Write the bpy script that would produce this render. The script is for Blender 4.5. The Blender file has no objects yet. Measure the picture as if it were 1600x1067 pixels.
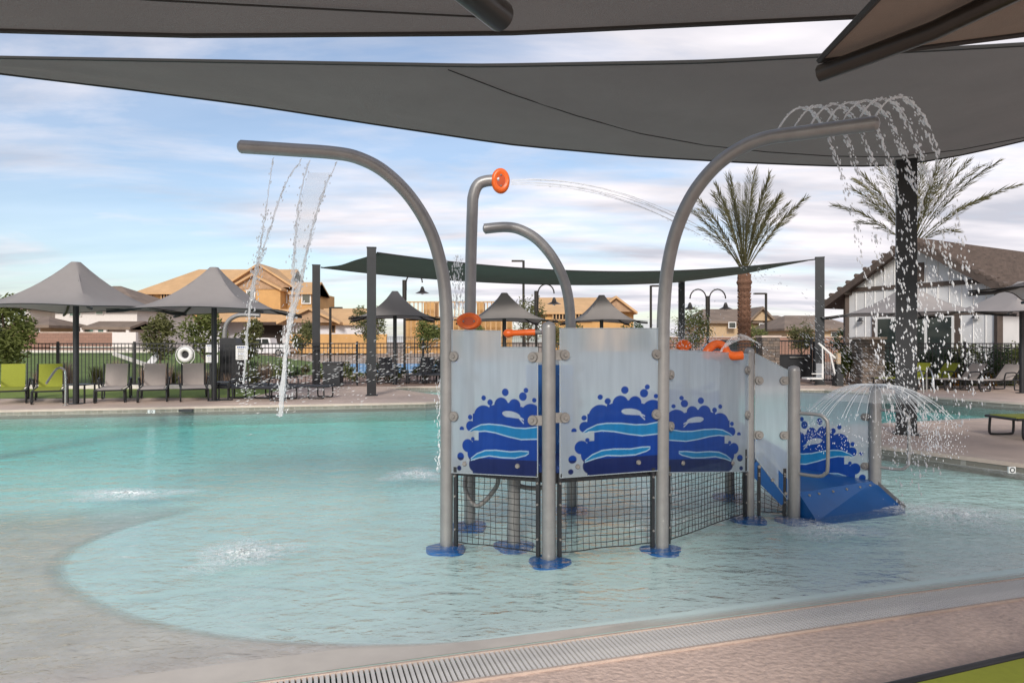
import bpy, math, random
from mathutils import Vector, Matrix
R = math.radians
random.seed(7)
sc = bpy.context.scene
col = sc.collection
F = 1067.0; CH = 1.6; CX = 800.0; CY = 533.5
# ---------------------------------------------------------------- camera
cd = bpy.data.cameras.new('camera'); cam = bpy.data.objects.new('camera', cd); col.objects.link(cam)
cam.location = (0, 0, CH); cam.rotation_euler = (R(90), 0, 0)
cd.lens = 24.0; cd.sensor_width = 36.0; cd.clip_start = 0.05; cd.clip_end = 3000
sc.camera = cam
# ---------------------------------------------------------------- sky
SUN_EL, SUN_AZ = 29, 187       # azimuth clockwise from +Y : behind the camera, to the left
w = bpy.data.worlds.new('World'); sc.world = w; w.use_nodes = True
nt = w.node_tree; nt.nodes.clear()
def wn(t, **k):
    n = nt.nodes.new(t)
    for a, b in k.items(): setattr(n, a, b)
    return n
def wl(a, b): nt.links.new(a, b)
sky = wn('ShaderNodeTexSky', sky_type='NISHITA', sun_disc=False, sun_elevation=R(SUN_EL), sun_rotation=R(SUN_AZ), air_density=1.0, dust_density=1.2, ozone_density=1.6)
tc = wn('ShaderNodeTexCoord'); sep = wn('ShaderNodeSeparateXYZ'); wl(tc.outputs['Generated'], sep.inputs[0])
zc = wn('ShaderNodeMath', operation='MAXIMUM'); wl(sep.outputs['Z'], zc.inputs[0]); zc.inputs[1].default_value = 0.0
za = wn('ShaderNodeMath', operation='ADD'); wl(zc.outputs[0], za.inputs[0]); za.inputs[1].default_value = 0.11
dx = wn('ShaderNodeMath', operation='DIVIDE'); wl(sep.outputs['X'], dx.inputs[0]); wl(za.outputs[0], dx.inputs[1])
dy = wn('ShaderNodeMath', operation='DIVIDE'); wl(sep.outputs['Y'], dy.inputs[0]); wl(za.outputs[0], dy.inputs[1])
cmb = wn('ShaderNodeCombineXYZ'); wl(dx.outputs[0], cmb.inputs[0]); wl(dy.outputs[0], cmb.inputs[1])
n1 = wn('ShaderNodeTexNoise'); n1.inputs['Scale'].default_value = 0.85; n1.inputs['Detail'].default_value = 9; n1.inputs['Roughness'].default_value = 0.58; n1.inputs['Distortion'].default_value = 0.35
mp = wn('ShaderNodeMapping'); mp.inputs['Location'].default_value = (3.1, 1.7, 0.4); mp.inputs['Scale'].default_value = (0.75, 1.25, 1)
wl(cmb.outputs[0], mp.inputs[0]); wl(mp.outputs[0], n1.inputs['Vector'])
bias = wn('ShaderNodeMath', operation='MULTIPLY_ADD'); wl(sep.outputs['X'], bias.inputs[0]); bias.inputs[1].default_value = 0.20; wl(n1.outputs['Fac'], bias.inputs[2])
cr = wn('ShaderNodeValToRGB'); cr.color_ramp.elements[0].position = 0.385; cr.color_ramp.elements[1].position = 0.60
cr.color_ramp.elements[0].color = (0.16, 0.16, 0.16, 1)
wl(bias.outputs[0], cr.inputs[0])
n2 = wn('ShaderNodeTexNoise'); n2.inputs['Scale'].default_value = 1.9; n2.inputs['Detail'].default_value = 7
mp2 = wn('ShaderNodeMapping'); mp2.inputs['Location'].default_value = (9, 4, 2); mp2.inputs['Scale'].default_value = (0.6, 1.5, 1); wl(cmb.outputs[0], mp2.inputs[0]); wl(mp2.outputs[0], n2.inputs['Vector'])
cc = wn('ShaderNodeValToRGB'); cc.color_ramp.elements[0].position = 0.34; cc.color_ramp.elements[1].position = 0.68
cc.color_ramp.elements[0].color = (0.34, 0.345, 0.39, 1); cc.color_ramp.elements[1].color = (0.62, 0.585, 0.60, 1)
wl(n2.outputs['Fac'], cc.inputs[0])
sk = wn('ShaderNodeVectorMath', operation='SCALE'); wl(sky.outputs[0], sk.inputs[0]); sk.inputs['Scale'].default_value = 0.088
mx = wn('ShaderNodeMix', data_type='RGBA'); wl(cr.outputs['Color'], mx.inputs['Factor']); wl(sk.outputs[0], mx.inputs['A']); wl(cc.outputs['Color'], mx.inputs['B'])
bg = wn('ShaderNodeBackground'); wl(mx.outputs['Result'], bg.inputs['Color']); bg.inputs['Strength'].default_value = 1.0
wo = wn('ShaderNodeOutputWorld'); wl(bg.outputs[0], wo.inputs[0])
# ---------------------------------------------------------------- sun
sd = bpy.data.lights.new('sun', 'SUN'); sd.energy = 1.5; sd.angle = R(12); sd.color = (1.0, 0.95, 0.88)
so = bpy.data.objects.new('sun', sd); col.objects.link(so)
a = R(SUN_AZ); e = R(SUN_EL)
so.rotation_euler = Vector((-math.sin(a)*math.cos(e), -math.cos(a)*math.cos(e), -math.sin(e))).to_track_quat('-Z', 'Y').to_euler()
so.location = (0, -10, 30)
vs = sc.view_settings; vs.view_transform = 'Standard'; vs.look = 'None'; vs.exposure = 0.9; vs.gamma = 1; vs.use_curve_mapping = False
sc.cycles.max_bounces = 10; sc.cycles.transparent_max_bounces = 24
# ---------------------------------------------------------------- helpers
def P(u, v, Y): return Vector(((u-CX)/F*Y, Y, CH-(v-CY)/F*Y))
def G(u, v, z=0.0):
    Y = F*(CH-z)/(v-CY); return Vector(((u-CX)/F*Y, Y, z))
class MB:
    def __init__(s): s.v = []; s.f = []
    def add(s, vs_, fs):
        o = len(s.v); s.v += [tuple(p) for p in vs_]; s.f += [tuple(i+o for i in f) for f in fs]
    def quad(s, a, b, c, d): s.add([a, b, c, d], [(0, 1, 2, 3)])
    def box(s, c, d, rz=0.0, m=None):
        hx, hy, hz = d[0]/2, d[1]/2, d[2]/2; ca, sa = math.cos(rz), math.sin(rz); vs_ = []
        for x in (-hx, hx):
            for y in (-hy, hy):
                for z in (-hz, hz): vs_.append((c[0]+x*ca-y*sa, c[1]+x*sa+y*ca, c[2]+z))
        s.add(vs_, [(0, 1, 3, 2), (4, 6, 7, 5), (0, 4, 5, 1), (2, 3, 7, 6), (0, 2, 6, 4), (1, 5, 7, 3)])
    def bar(s, a, b, wd, ht):
        """box beam from a to b"""
        a = Vector(a); b = Vector(b); d = (b-a).normalized(); up = Vector((0, 0, 1)) if abs(d.z) < 0.95 else Vector((0, 1, 0))
        x = d.cross(up).normalized()*wd/2; y = x.cross(d).normalized()*ht/2
        s.add([a-x-y, a+x-y, a+x+y, a-x+y, b-x-y, b+x-y, b+x+y, b-x+y], [(3, 2, 1, 0), (4, 5, 6, 7), (0, 1, 5, 4), (1, 2, 6, 5), (2, 3, 7, 6), (3, 0, 4, 7)])
    def tube(s, pts, r, n=12, cap=True, dome=False):
        pts = [Vector(p) for p in pts]; rs = r if isinstance(r, (list, tuple)) else [r]*len(pts)
        if dome:
            d = (pts[-1]-pts[-2]).normalized(); e_ = pts[-1]; q = rs[-1]
            pts = pts[:-1]+[e_-d*q*0.75, e_-d*q*0.35, e_-d*q*0.1, e_]; rs = list(rs[:-1])+[q, q*0.86, q*0.5, q*0.05]
        o = len(s.v); ref = None
        for i, p in enumerate(pts):
            d = (pts[min(i+1, len(pts)-1)]-pts[max(i-1, 0)]).normalized()
            if ref is None: ref = d.orthogonal().normalized()
            ref = (ref-d*ref.dot(d)).normalized(); b = d.cross(ref)
            for k in range(n):
                t = 2*math.pi*k/n; q = p+(ref*math.cos(t)+b*math.sin(t))*rs[i]; s.v.append(tuple(q))
        for i in range(len(pts)-1):
            for k in range(n):
                k2 = (k+1) % n; s.f.append((o+i*n+k, o+i*n+k2, o+(i+1)*n+k2, o+(i+1)*n+k))
        if cap:
            s.f.append(tuple(o+k for k in reversed(range(n)))); s.f.append(tuple(o+(len(pts)-1)*n+k for k in range(n)))
    def cyl(s, c, r, z0, z1, n=16, r2=None): s.tube([(c[0], c[1], z0), (c[0], c[1], z1)], [r, r if r2 is None else r2], n)
    def ball(s, c, r, nu=10, nv=6, sc_=(1, 1, 1), M=None):
        o = len(s.v); M = M or Matrix.Identity(3); c = Vector(c)
        for j in range(nv+1):
            th = math.pi*j/nv
            for k in range(nu):
                ph = 2*math.pi*k/nu
                s.v.append(tuple(c+M@Vector((r*sc_[0]*math.sin(th)*math.cos(ph), r*sc_[1]*math.sin(th)*math.sin(ph), r*sc_[2]*math.cos(th)))))
        for j in range(nv):
            for k in range(nu):
                k2 = (k+1) % nu; s.f.append((o+j*nu+k, o+(j+1)*nu+k, o+(j+1)*nu+k2, o+j*nu+k2))
    def oct(s, c, a, b, up=None):
        """tiny drop: octahedron with half-width a and half-length b along up"""
        c = Vector(c); u = (Vector(up) if up else Vector((0, 0, 1))).normalized(); x = u.orthogonal().normalized(); y = u.cross(x)
        s.add([c+x*a, c+y*a, c-x*a, c-y*a, c+u*b, c-u*b], [(0, 1, 4), (1, 2, 4), (2, 3, 4), (3, 0, 4), (1, 0, 5), (2, 1, 5), (3, 2, 5), (0, 3, 5)])
    def prism(s, poly, h):
        """poly: list of 3d points (planar), h: extrusion vector"""
        n = len(poly); h = Vector(h); a = [Vector(p) for p in poly]; b = [p+h for p in a]
        s.add(a+b, [tuple(reversed(range(n))), tuple(range(n, 2*n))]+[(i, (i+1) % n, n+(i+1) % n, n+i) for i in range(n)])
    def build(s, name, m, parent=None, smooth=False, world=True, kind=None, label=None):
        me = bpy.data.meshes.new(name)
        off = Vector((0, 0, 0))
        if parent is not None and world:
            q = parent
            while q is not None: off += q.location; q = q.parent
        me.from_pydata([(x-off.x, y-off.y, z-off.z) for x, y, z in s.v], [], s.f)
        me.materials.append(m)
        if smooth:
            me.polygons.foreach_set('use_smooth', [True]*len(me.polygons))
            try: me.set_sharp_from_angle(angle=R(50))
            except Exception: pass
        me.validate(); me.update()
        o = bpy.data.objects.new(name, me); col.objects.link(o); o.parent = parent
        if kind: o['kind'] = kind
        if label: o['label'] = label
        return o
def tag(o, label, cat, group=None):
    o['label'] = label; o['category'] = cat
    if group: o['group'] = group
    return o
def T(name, label, cat, loc=(0, 0, 0), rz=0.0, group=None):
    o = bpy.data.objects.new(name, None); col.objects.link(o); o.location = loc; o.rotation_euler = (0, 0, rz); o.empty_display_size = 0.2
    return tag(o, label, cat, group)
def copy_tree(o, parent=None):
    c = o.copy(); col.objects.link(c); c.parent = parent
    for ch in list(o.children): copy_tree(ch, c)
    return c
def place(proto, loc, rz, label, first):
    o = proto if first else copy_tree(proto)
    o.location = loc; o.rotation_euler = (0, 0, rz); o['label'] = label
    return o
def lerp(tab, x):
    if x <= tab[0][0]: return tab[0][1]
    for (a, b), (c, d) in zip(tab, tab[1:]):
        if x <= c: return b+(d-b)*(x-a)/(c-a)
    return tab[-1][1]
def smoothpath(pts, n=6):
    """Catmull-Rom through points"""
    pts = [Vector(p) for p in pts]; out = []
    for i in range(len(pts)-1):
        p0 = pts[max(i-1, 0)]; p1 = pts[i]; p2 = pts[i+1]; p3 = pts[min(i+2, len(pts)-1)]
        for k in range(n):
            t = k/n; out.append(0.5*((2*p1)+(p2-p0)*t+(2*p0-5*p1+4*p2-p3)*t*t+(3*p1-p0-3*p2+p3)*t**3))
    return out+[pts[-1]]
# ---------------------------------------------------------------- materials
def mat(name, c, rough=0.6, metal=0.0, var=0.12, vscale=6.0, bump=0.0, bscale=60.0, spec=0.5, c2=None, trans=0.0):
    m = bpy.data.materials.new(name); m.use_nodes = True; t = m.node_tree; b = t.nodes['Principled BSDF']
    b.inputs['Roughness'].default_value = rough; b.inputs['Metallic'].default_value = metal; b.inputs['Specular IOR Level'].default_value = spec
    tcn = t.nodes.new('ShaderNodeTexCoord')
    if var > 0 or c2:
        n = t.nodes.new('ShaderNodeTexNoise'); n.inputs['Scale'].default_value = vscale; n.inputs['Detail'].default_value = 6; n.inputs['Roughness'].default_value = 0.6
        t.links.new(tcn.outputs['Object'], n.inputs['Vector'])
        r = t.nodes.new('ShaderNodeValToRGB'); r.color_ramp.elements[0].position = 0.3; r.color_ramp.elements[1].position = 0.7
        c2 = c2 or tuple(min(1, x*(1+var)) for x in c)
        r.color_ramp.elements[0].color = (*[x*(1-var) for x in c], 1); r.color_ramp.elements[1].color = (*c2, 1)
        t.links.new(n.outputs['Fac'], r.inputs[0]); t.links.new(r.outputs['Color'], b.inputs['Base Color'])
    else: b.inputs['Base Color'].default_value = (*c, 1)
    if bump > 0:
        n = t.nodes.new('ShaderNodeTexNoise'); n.inputs['Scale'].default_value = bscale; n.inputs['Detail'].default_value = 4
        t.links.new(tcn.outputs['Object'], n.inputs['Vector'])
        bp = t.nodes.new('ShaderNodeBump'); bp.inputs['Strength'].default_value = bump; bp.inputs['Distance'].default_value = 0.02
        t.links.new(n.outputs['Fac'], bp.inputs['Height']); t.links.new(bp.outputs[0], b.inputs['Normal'])
    if trans > 0:
        tr = t.nodes.new('ShaderNodeBsdfTranslucent'); tr.inputs[0].default_value = (*c, 1)
        mix = t.nodes.new('ShaderNodeMixShader'); mix.inputs[0].default_value = trans
        t.links.new(b.outputs[0], mix.inputs[1]); t.links.new(tr.outputs[0], mix.inputs[2]); t.links.new(mix.outputs[0], t.nodes['Material Output'].inputs[0])
    return m
def brickmat(name, c1, c2, mortar, sx, sy, rough=0.7):
    m = mat(name, c1, rough, var=0); t = m.node_tree; b = t.nodes['Principled BSDF']
    tcn = t.nodes.new('ShaderNodeTexCoord'); br = t.nodes.new('ShaderNodeTexBrick')
    sp = t.nodes.new('ShaderNodeSeparateXYZ'); t.links.new(tcn.outputs['Object'], sp.inputs[0])
    ad = t.nodes.new('ShaderNodeMath'); ad.operation = 'ADD'; t.links.new(sp.outputs[0], ad.inputs[0]); t.links.new(sp.outputs[1], ad.inputs[1])
    cb = t.nodes.new('ShaderNodeCombineXYZ'); t.links.new(ad.outputs[0], cb.inputs[0]); t.links.new(sp.outputs[2], cb.inputs[1]); t.links.new(cb.outputs[0], br.inputs['Vector'])
    br.inputs['Color1'].default_value = (*c1, 1); br.inputs['Color2'].default_value = (*c2, 1); br.inputs['Mortar'].default_value = (*mortar, 1)
    br.inputs['Scale'].default_value = 1; br.inputs['Brick Width'].default_value = sx; br.inputs['Row Height'].default_value = sy; br.inputs['Mortar Size'].default_value = min(sx, sy)*0.06
    t.links.new(br.outputs['Color'], b.inputs['Base Color']); return m
M = {}
M['deck'] = mat('deck_concrete', (0.57, 0.445, 0.37), 0.85, var=0.14, vscale=1.3, bump=0.5, bscale=45)
M['near_deck'] = mat('near_deck_concrete', (0.68, 0.515, 0.43), 0.85, var=0.16, vscale=28, bump=0.6, bscale=34)
M['coping'] = mat('coping_concrete', (0.55, 0.44, 0.37), 0.8, var=0.12, vscale=3, bump=0.3)
M['tile'] = brickmat('pool_tile', (0.20, 0.18, 0.15), (0.26, 0.235, 0.20), (0.32, 0.30, 0.27), 0.15, 0.15, 0.25)
M['plaster'] = mat('pool_plaster', (0.68, 0.83, 0.79), 0.7, var=0.05, vscale=2.0)
M['apron'] = mat('beach_apron_plaster', (0.64, 0.585, 0.515), 0.75, var=0.12, vscale=2.2)
def feather(m):
    t = m.node_tree; at = t.nodes.new('ShaderNodeAttribute'); at.attribute_name = 'edge'; tr = t.nodes.new('ShaderNodeBsdfTransparent'); mx_ = t.nodes.new('ShaderNodeMixShader')
    t.links.new(at.outputs['Fac'], mx_.inputs[0]); t.links.new(tr.outputs[0], mx_.inputs[1]); t.links.new(t.nodes['Principled BSDF'].outputs[0], mx_.inputs[2]); t.links.new(mx_.outputs[0], t.nodes['Material Output'].inputs[0])
feather(M['apron'])
M['ground'] = mat('desert_ground', (0.34, 0.26, 0.20), 0.95, var=0.25, vscale=0.25, bump=0.4, bscale=8)
M['gravel'] = mat('planting_gravel', (0.30, 0.20, 0.155), 0.95, var=0.35, vscale=5, bump=0.8, bscale=30)
M['grass'] = mat('lawn_grass', (0.115, 0.165, 0.04), 0.9, var=0.3, vscale=2.5, bump=0.7, bscale=90)
M['turf'] = mat('artificial_turf', (0.17, 0.23, 0.04), 0.9, var=0.2, vscale=9, bump=0.6, bscale=120)
M['court'] = mat('court_blue', (0.17, 0.33, 0.52), 0.8, var=0.06)
M['white_conc'] = mat('pale_concrete', (0.62, 0.58, 0.53), 0.8)
M['black'] = mat('black_steel', (0.018, 0.019, 0.022), 0.42, var=0.2, vscale=4)
M['post'] = mat('charcoal_steel', (0.017, 0.018, 0.021), 0.5, var=0.25, vscale=3)
M['bronze'] = mat('bronze_steel', (0.03, 0.026, 0.022), 0.3, 0.3, var=0.15)
M['grey_tube'] = mat('grey_painted_tube', (0.27, 0.265, 0.26), 0.38, 0.35, var=0.10, vscale=9, bump=0.05, bscale=150)
M['clamp'] = mat('cast_clamp', (0.25, 0.235, 0.22), 0.5, 0.3, var=0.15, vscale=20)
M['steel'] = mat('polished_steel', (0.55, 0.55, 0.55), 0.22, 0.9, var=0.05)
M['orange'] = mat('orange_plastic', (0.78, 0.13, 0.012), 0.35, var=0.10, vscale=12)
M['recess_shade'] = mat('orange_recess_shade', (0.50, 0.07, 0.01), 0.45, var=0.05)  # darker copy of the nozzle orange, painting shade into its recess
M['blue_rubber'] = mat('blue_rubber', (0.005, 0.10, 0.33), 0.45, var=0.15, vscale=10)
M['blue_panel'] = mat('blue_plastic', (0.006, 0.075, 0.25), 0.3, var=0.12, vscale=5)
M['navy'] = mat('navy_platform', (0.012, 0.035, 0.14), 0.4)
M['net'] = mat('black_net', (0.012, 0.012, 0.012), 0.7, var=0)
M['canopy'] = mat('grey_canopy_fabric', (0.31, 0.285, 0.275), 0.85, var=0.05, vscale=2, trans=0.22)
M['canopy_lt'] = mat('taupe_canopy_fabric', (0.40, 0.365, 0.345), 0.85, var=0.05, vscale=2, trans=0.25)
M['sail'] = mat('charcoal_sail_mesh', (0.175, 0.155, 0.142), 0.9, var=0.16, vscale=0.9, bump=0.9, bscale=120, trans=0.38)
M['sail_g'] = mat('green_grey_sail_mesh', (0.085, 0.105, 0.085), 0.9, var=0.08, vscale=1.0, trans=0.25)
M['seam'] = mat('sail_seam', (0.035, 0.034, 0.033), 0.9, var=0)
M['umb_in'] = mat('brown_canopy_fabric', (0.20, 0.155, 0.125), 0.85, var=0.08, vscale=10, bump=0.3, bscale=200, trans=0.2)
M['lime'] = mat('lime_sling', (0.34, 0.37, 0.035), 0.7, var=0.08, vscale=30, trans=0.15)
M['tan_sling'] = mat('taupe_sling', (0.58, 0.51, 0.47), 0.7, var=0.06, vscale=30, trans=0.15)
M['dark_sling'] = mat('charcoal_sling', (0.035, 0.035, 0.04), 0.7)
M['white'] = mat('white_paint', (0.74, 0.73, 0.71), 0.5, var=0.05)
M['white_siding'] = mat('white_siding', (0.66, 0.655, 0.65), 0.6, var=0.05, vscale=1.5)
M['brown_trim'] = mat('brown_timber', (0.085, 0.062, 0.05), 0.7, var=0.2, vscale=4)
M['roof_tile'] = mat('brown_roof_tile', (0.115, 0.085, 0.07), 0.8, var=0.3, vscale=3)
M['roof_tile2'] = mat('taupe_roof_tile', (0.20, 0.15, 0.115), 0.85, var=0.25, vscale=0.8)
M['stucco'] = mat('white_stucco', (0.72, 0.67, 0.63), 0.85, var=0.05)
M['tan_stucco'] = mat('tan_stucco', (0.50, 0.36, 0.22), 0.85, var=0.10)
M['osb'] = mat('osb_sheathing', (0.54, 0.31, 0.12), 0.85, var=0.14, vscale=0.7)
M['osb_roof'] = mat('osb_roof_sheathing', (0.55, 0.345, 0.175), 0.85, var=0.12, vscale=0.6)
M['lumber'] = mat('raw_lumber', (0.52, 0.33, 0.17), 0.8, var=0.15)
M['gable_wood'] = mat('gable_truss_wood', (0.40, 0.26, 0.16), 0.85, var=0.2, vscale=2)
M['wrap'] = mat('house_wrap', (0.66, 0.64, 0.66), 0.6, var=0.06, vscale=0.6)
M['room_shade'] = mat('painted_room_shade', (0.035, 0.025, 0.02), 0.9)  # near-black colour that paints in the shade inside unglazed openings
M['glass'] = mat('window_glass', (0.03, 0.04, 0.038), 0.08, var=0.3, vscale=0.8, spec=0.8)
M['green_glass'] = mat('green_window_glass', (0.12, 0.20, 0.17), 0.1, var=0.2)
M['block'] = brickmat('brown_block_wall', (0.31, 0.18, 0.13), (0.27, 0.155, 0.115), (0.20, 0.13, 0.10), 0.4, 0.2, 0.9)
M['stone'] = brickmat('stone_veneer', (0.21, 0.165, 0.135), (0.13, 0.105, 0.09), (0.08, 0.065, 0.055), 0.32, 0.10, 0.9)
M['trunk'] = mat('tree_bark', (0.13, 0.09, 0.06), 0.9, var=0.3, vscale=8)
M['palm_trunk'] = mat('palm_bark', (0.15, 0.075, 0.045), 0.9, var=0.35, vscale=14)
M['leaf'] = mat('green_leaf', (0.10, 0.135, 0.03), 0.7, var=0.4, vscale=1.5, c2=(0.20, 0.22, 0.055), trans=0.3)
M['leaf2'] = mat('olive_leaf', (0.10, 0.115, 0.035), 0.7, var=0.4, vscale=1.5, c2=(0.19, 0.185, 0.065), trans=0.3)
M['leaf3'] = mat('deep_green_leaf', (0.03, 0.065, 0.02), 0.7, var=0.4, vscale=1.5, c2=(0.07, 0.115, 0.035), trans=0.25)
M['palm_leaf'] = mat('palm_frond_green', (0.10, 0.105, 0.04), 0.65, var=0.4, vscale=2.0, c2=(0.20, 0.175, 0.075), trans=0.25)
M['plume'] = mat('grass_plume', (0.42, 0.33, 0.23), 0.9, var=0.2, vscale=1.0, c2=(0.52, 0.38, 0.32), trans=0.3)
M['flower'] = mat('yellow_flower', (0.60, 0.30, 0.02), 0.7)
M['car_white'] = mat('white_car_paint', (0.70, 0.70, 0.71), 0.2, var=0.03)
M['car_dark'] = mat('dark_car_paint', (0.05, 0.055, 0.065), 0.2, var=0.03)
M['tyre'] = mat('tyre_rubber', (0.02, 0.02, 0.02), 0.8)
M['red_light'] = mat('tail_lamp_red', (0.45, 0.02, 0.02), 0.3, var=0)
M['sign_blue'] = mat('sign_blue_print', (0.05, 0.11, 0.32), 0.5, var=0)
M['sign_ink'] = mat('dark_print', (0.03, 0.03, 0.035), 0.5, var=0)
M['bin'] = mat('dark_bin', (0.03, 0.032, 0.035), 0.6)
# water body: fresnel reflection over a clear surface, absorbing volume
def water_mat():
    m = bpy.data.materials.new('pool_water'); m.use_nodes = True; t = m.node_tree; t.nodes.clear()
    out = t.nodes.new('ShaderNodeOutputMaterial'); tcn = t.nodes.new('ShaderNodeTexCoord')
    mp = t.nodes.new('ShaderNodeMapping'); mp.inputs['Scale'].default_value = (0.7, 1.25, 1); t.links.new(tcn.outputs['Object'], mp.inputs[0])
    hs = []
    for s_, w_ in ((1.6, 1.0), (5.0, 0.75), (13.0, 0.38)):
        n = t.nodes.new('ShaderNodeTexNoise'); n.inputs['Scale'].default_value = s_; n.inputs['Detail'].default_value = 3; n.inputs['Distortion'].default_value = 0.8
        t.links.new(mp.outputs[0], n.inputs['Vector'])
        k = t.nodes.new('ShaderNodeMath'); k.operation = 'MULTIPLY'; k.inputs[1].default_value = w_; t.links.new(n.outputs['Fac'], k.inputs[0]); hs.append(k)
    a1 = t.nodes.new('ShaderNodeMath'); a2 = t.nodes.new('ShaderNodeMath')
    t.links.new(hs[0].outputs[0], a1.inputs[0]); t.links.new(hs[1].outputs[0], a1.inputs[1]); t.links.new(a1.outputs[0], a2.inputs[0]); t.links.new(hs[2].outputs[0], a2.inputs[1])
    bp = t.nodes.new('ShaderNodeBump'); bp.inputs['Strength'].default_value = 0.75; bp.inputs['Distance'].default_value = 0.06; t.links.new(a2.outputs[0], bp.inputs['Height'])
    gl = t.nodes.new('ShaderNodeBsdfGlossy'); gl.inputs['Roughness'].default_value = 0.03; t.links.new(bp.outputs[0], gl.inputs['Normal'])
    tr = t.nodes.new('ShaderNodeBsdfTransparent')
    geo = t.nodes.new('ShaderNodeNewGeometry'); dt = t.nodes.new('ShaderNodeVectorMath'); dt.operation = 'DOT_PRODUCT'; t.links.new(geo.outputs['Incoming'], dt.inputs[0]); t.links.new(bp.outputs[0], dt.inputs[1])
    def mth(op, a_, b_=None):
        n = t.nodes.new('ShaderNodeMath'); n.operation = op
        for i, q in enumerate((a_, b_)):
            if q is None: continue
            if isinstance(q, (int, float)): n.inputs[i].default_value = q
            else: t.links.new(q, n.inputs[i])
        return n.outputs[0]
    om = mth('SUBTRACT', 1.0, mth('ABSOLUTE', dt.outputs['Value'])); fr = t.nodes.new('ShaderNodeMath'); fr.operation = 'MULTIPLY_ADD'; t.links.new(mth('POWER', om, 5.0), fr.inputs[0]); fr.inputs[1].default_value = 0.98; fr.inputs[2].default_value = 0.02; fr.use_clamp = True
    mx_ = t.nodes.new('ShaderNodeMixShader'); t.links.new(fr.outputs[0], mx_.inputs[0]); t.links.new(tr.outputs[0], mx_.inputs[1]); t.links.new(gl.outputs[0], mx_.inputs[2])
    va = t.nodes.new('ShaderNodeVolumeAbsorption'); va.inputs['Color'].default_value = (0.08, 0.90, 0.83, 1); va.inputs['Density'].default_value = 0.48
    t.links.new(mx_.outputs[0], out.inputs['Surface']); t.links.new(va.outputs[0], out.inputs['Volume']); return m
M['water'] = water_mat()
def clear_mat(name, c, alpha, rough=0.1):
    m = mat(name, c, rough, var=0, spec=0.8); t = m.node_tree; b = t.nodes['Principled BSDF']
    tr = t.nodes.new('ShaderNodeBsdfTransparent'); mx_ = t.nodes.new('ShaderNodeMixShader'); mx_.inputs[0].default_value = alpha
    t.links.new(tr.outputs[0], mx_.inputs[1]); t.links.new(b.outputs[0], mx_.inputs[2]); t.links.new(mx_.outputs[0], t.nodes['Material Output'].inputs[0]); return m
M['drop'] = clear_mat('water_drop', (0.88, 0.90, 0.92), 0.62)
M['jet'] = clear_mat('water_jet', (0.92, 0.94, 0.95), 0.40)
M['film'] = clear_mat('water_film', (0.85, 0.88, 0.90), 0.16)
M['foam'] = clear_mat('water_foam', (0.90, 0.93, 0.93), 0.55, 0.5)
def frosted():
    m = bpy.data.materials.new('frosted_panel'); m.use_nodes = True; t = m.node_tree; t.nodes.clear()
    out = t.nodes.new('ShaderNodeOutputMaterial'); at = t.nodes.new('ShaderNodeAttribute'); at.attribute_name = 'print'
    pr = t.nodes.new('ShaderNodeBsdfPrincipled'); pr.inputs['Roughness'].default_value = 0.28
    tl = t.nodes.new('ShaderNodeBsdfTranslucent'); t.links.new(at.outputs['Color'], tl.inputs[0])
    m1 = t.nodes.new('ShaderNodeMixShader'); m1.inputs[0].default_value = 0.40; t.links.new(pr.outputs[0], m1.inputs[1]); t.links.new(tl.outputs[0], m1.inputs[2])
    rf = t.nodes.new('ShaderNodeBsdfRefraction'); rf.inputs['IOR'].default_value = 1.03; rf.inputs['Roughness'].default_value = 0.55; rf.inputs['Color'].default_value = (0.9, 0.94, 0.96, 1)
    tcn = t.nodes.new('ShaderNodeTexCoord'); n = t.nodes.new('ShaderNodeTexNoise'); n.inputs['Scale'].default_value = 4; n.inputs['Detail'].default_value = 5
    mpn = t.nodes.new('ShaderNodeMapping'); mpn.inputs['Scale'].default_value = (5, 5, 0.5); t.links.new(tcn.outputs['Object'], mpn.inputs[0]); t.links.new(mpn.outputs[0], n.inputs['Vector'])
    ms = t.nodes.new('ShaderNodeMapRange'); ms.inputs['From Min'].default_value = .35; ms.inputs['From Max'].default_value = .65; ms.inputs['To Min'].default_value = .86; ms.inputs['To Max'].default_value = 1.06; t.links.new(n.outputs['Fac'], ms.inputs['Value'])
    vm = t.nodes.new('ShaderNodeVectorMath'); vm.operation = 'SCALE'; t.links.new(at.outputs['Color'], vm.inputs[0]); t.links.new(ms.outputs[0], vm.inputs['Scale']); t.links.new(vm.outputs[0], pr.inputs['Base Color'])
    k = t.nodes.new('ShaderNodeMapRange'); k.inputs['To Min'].default_value = 0.20; k.inputs['To Max'].default_value = 0.42; t.links.new(n.outputs['Fac'], k.inputs['Value'])
    inv = t.nodes.new('ShaderNodeMath'); inv.operation = 'MULTIPLY'; t.links.new(k.outputs[0], inv.inputs[0]); t.links.new(at.outputs['Alpha'], inv.inputs[1])
    m2 = t.nodes.new('ShaderNodeMixShader'); t.links.new(inv.outputs[0], m2.inputs[0]); t.links.new(m1.outputs[0], m2.inputs[1]); t.links.new(rf.outputs[0], m2.inputs[2])
    t.links.new(m2.outputs[0], out.inputs[0]); return m
M['frost'] = frosted()
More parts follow.
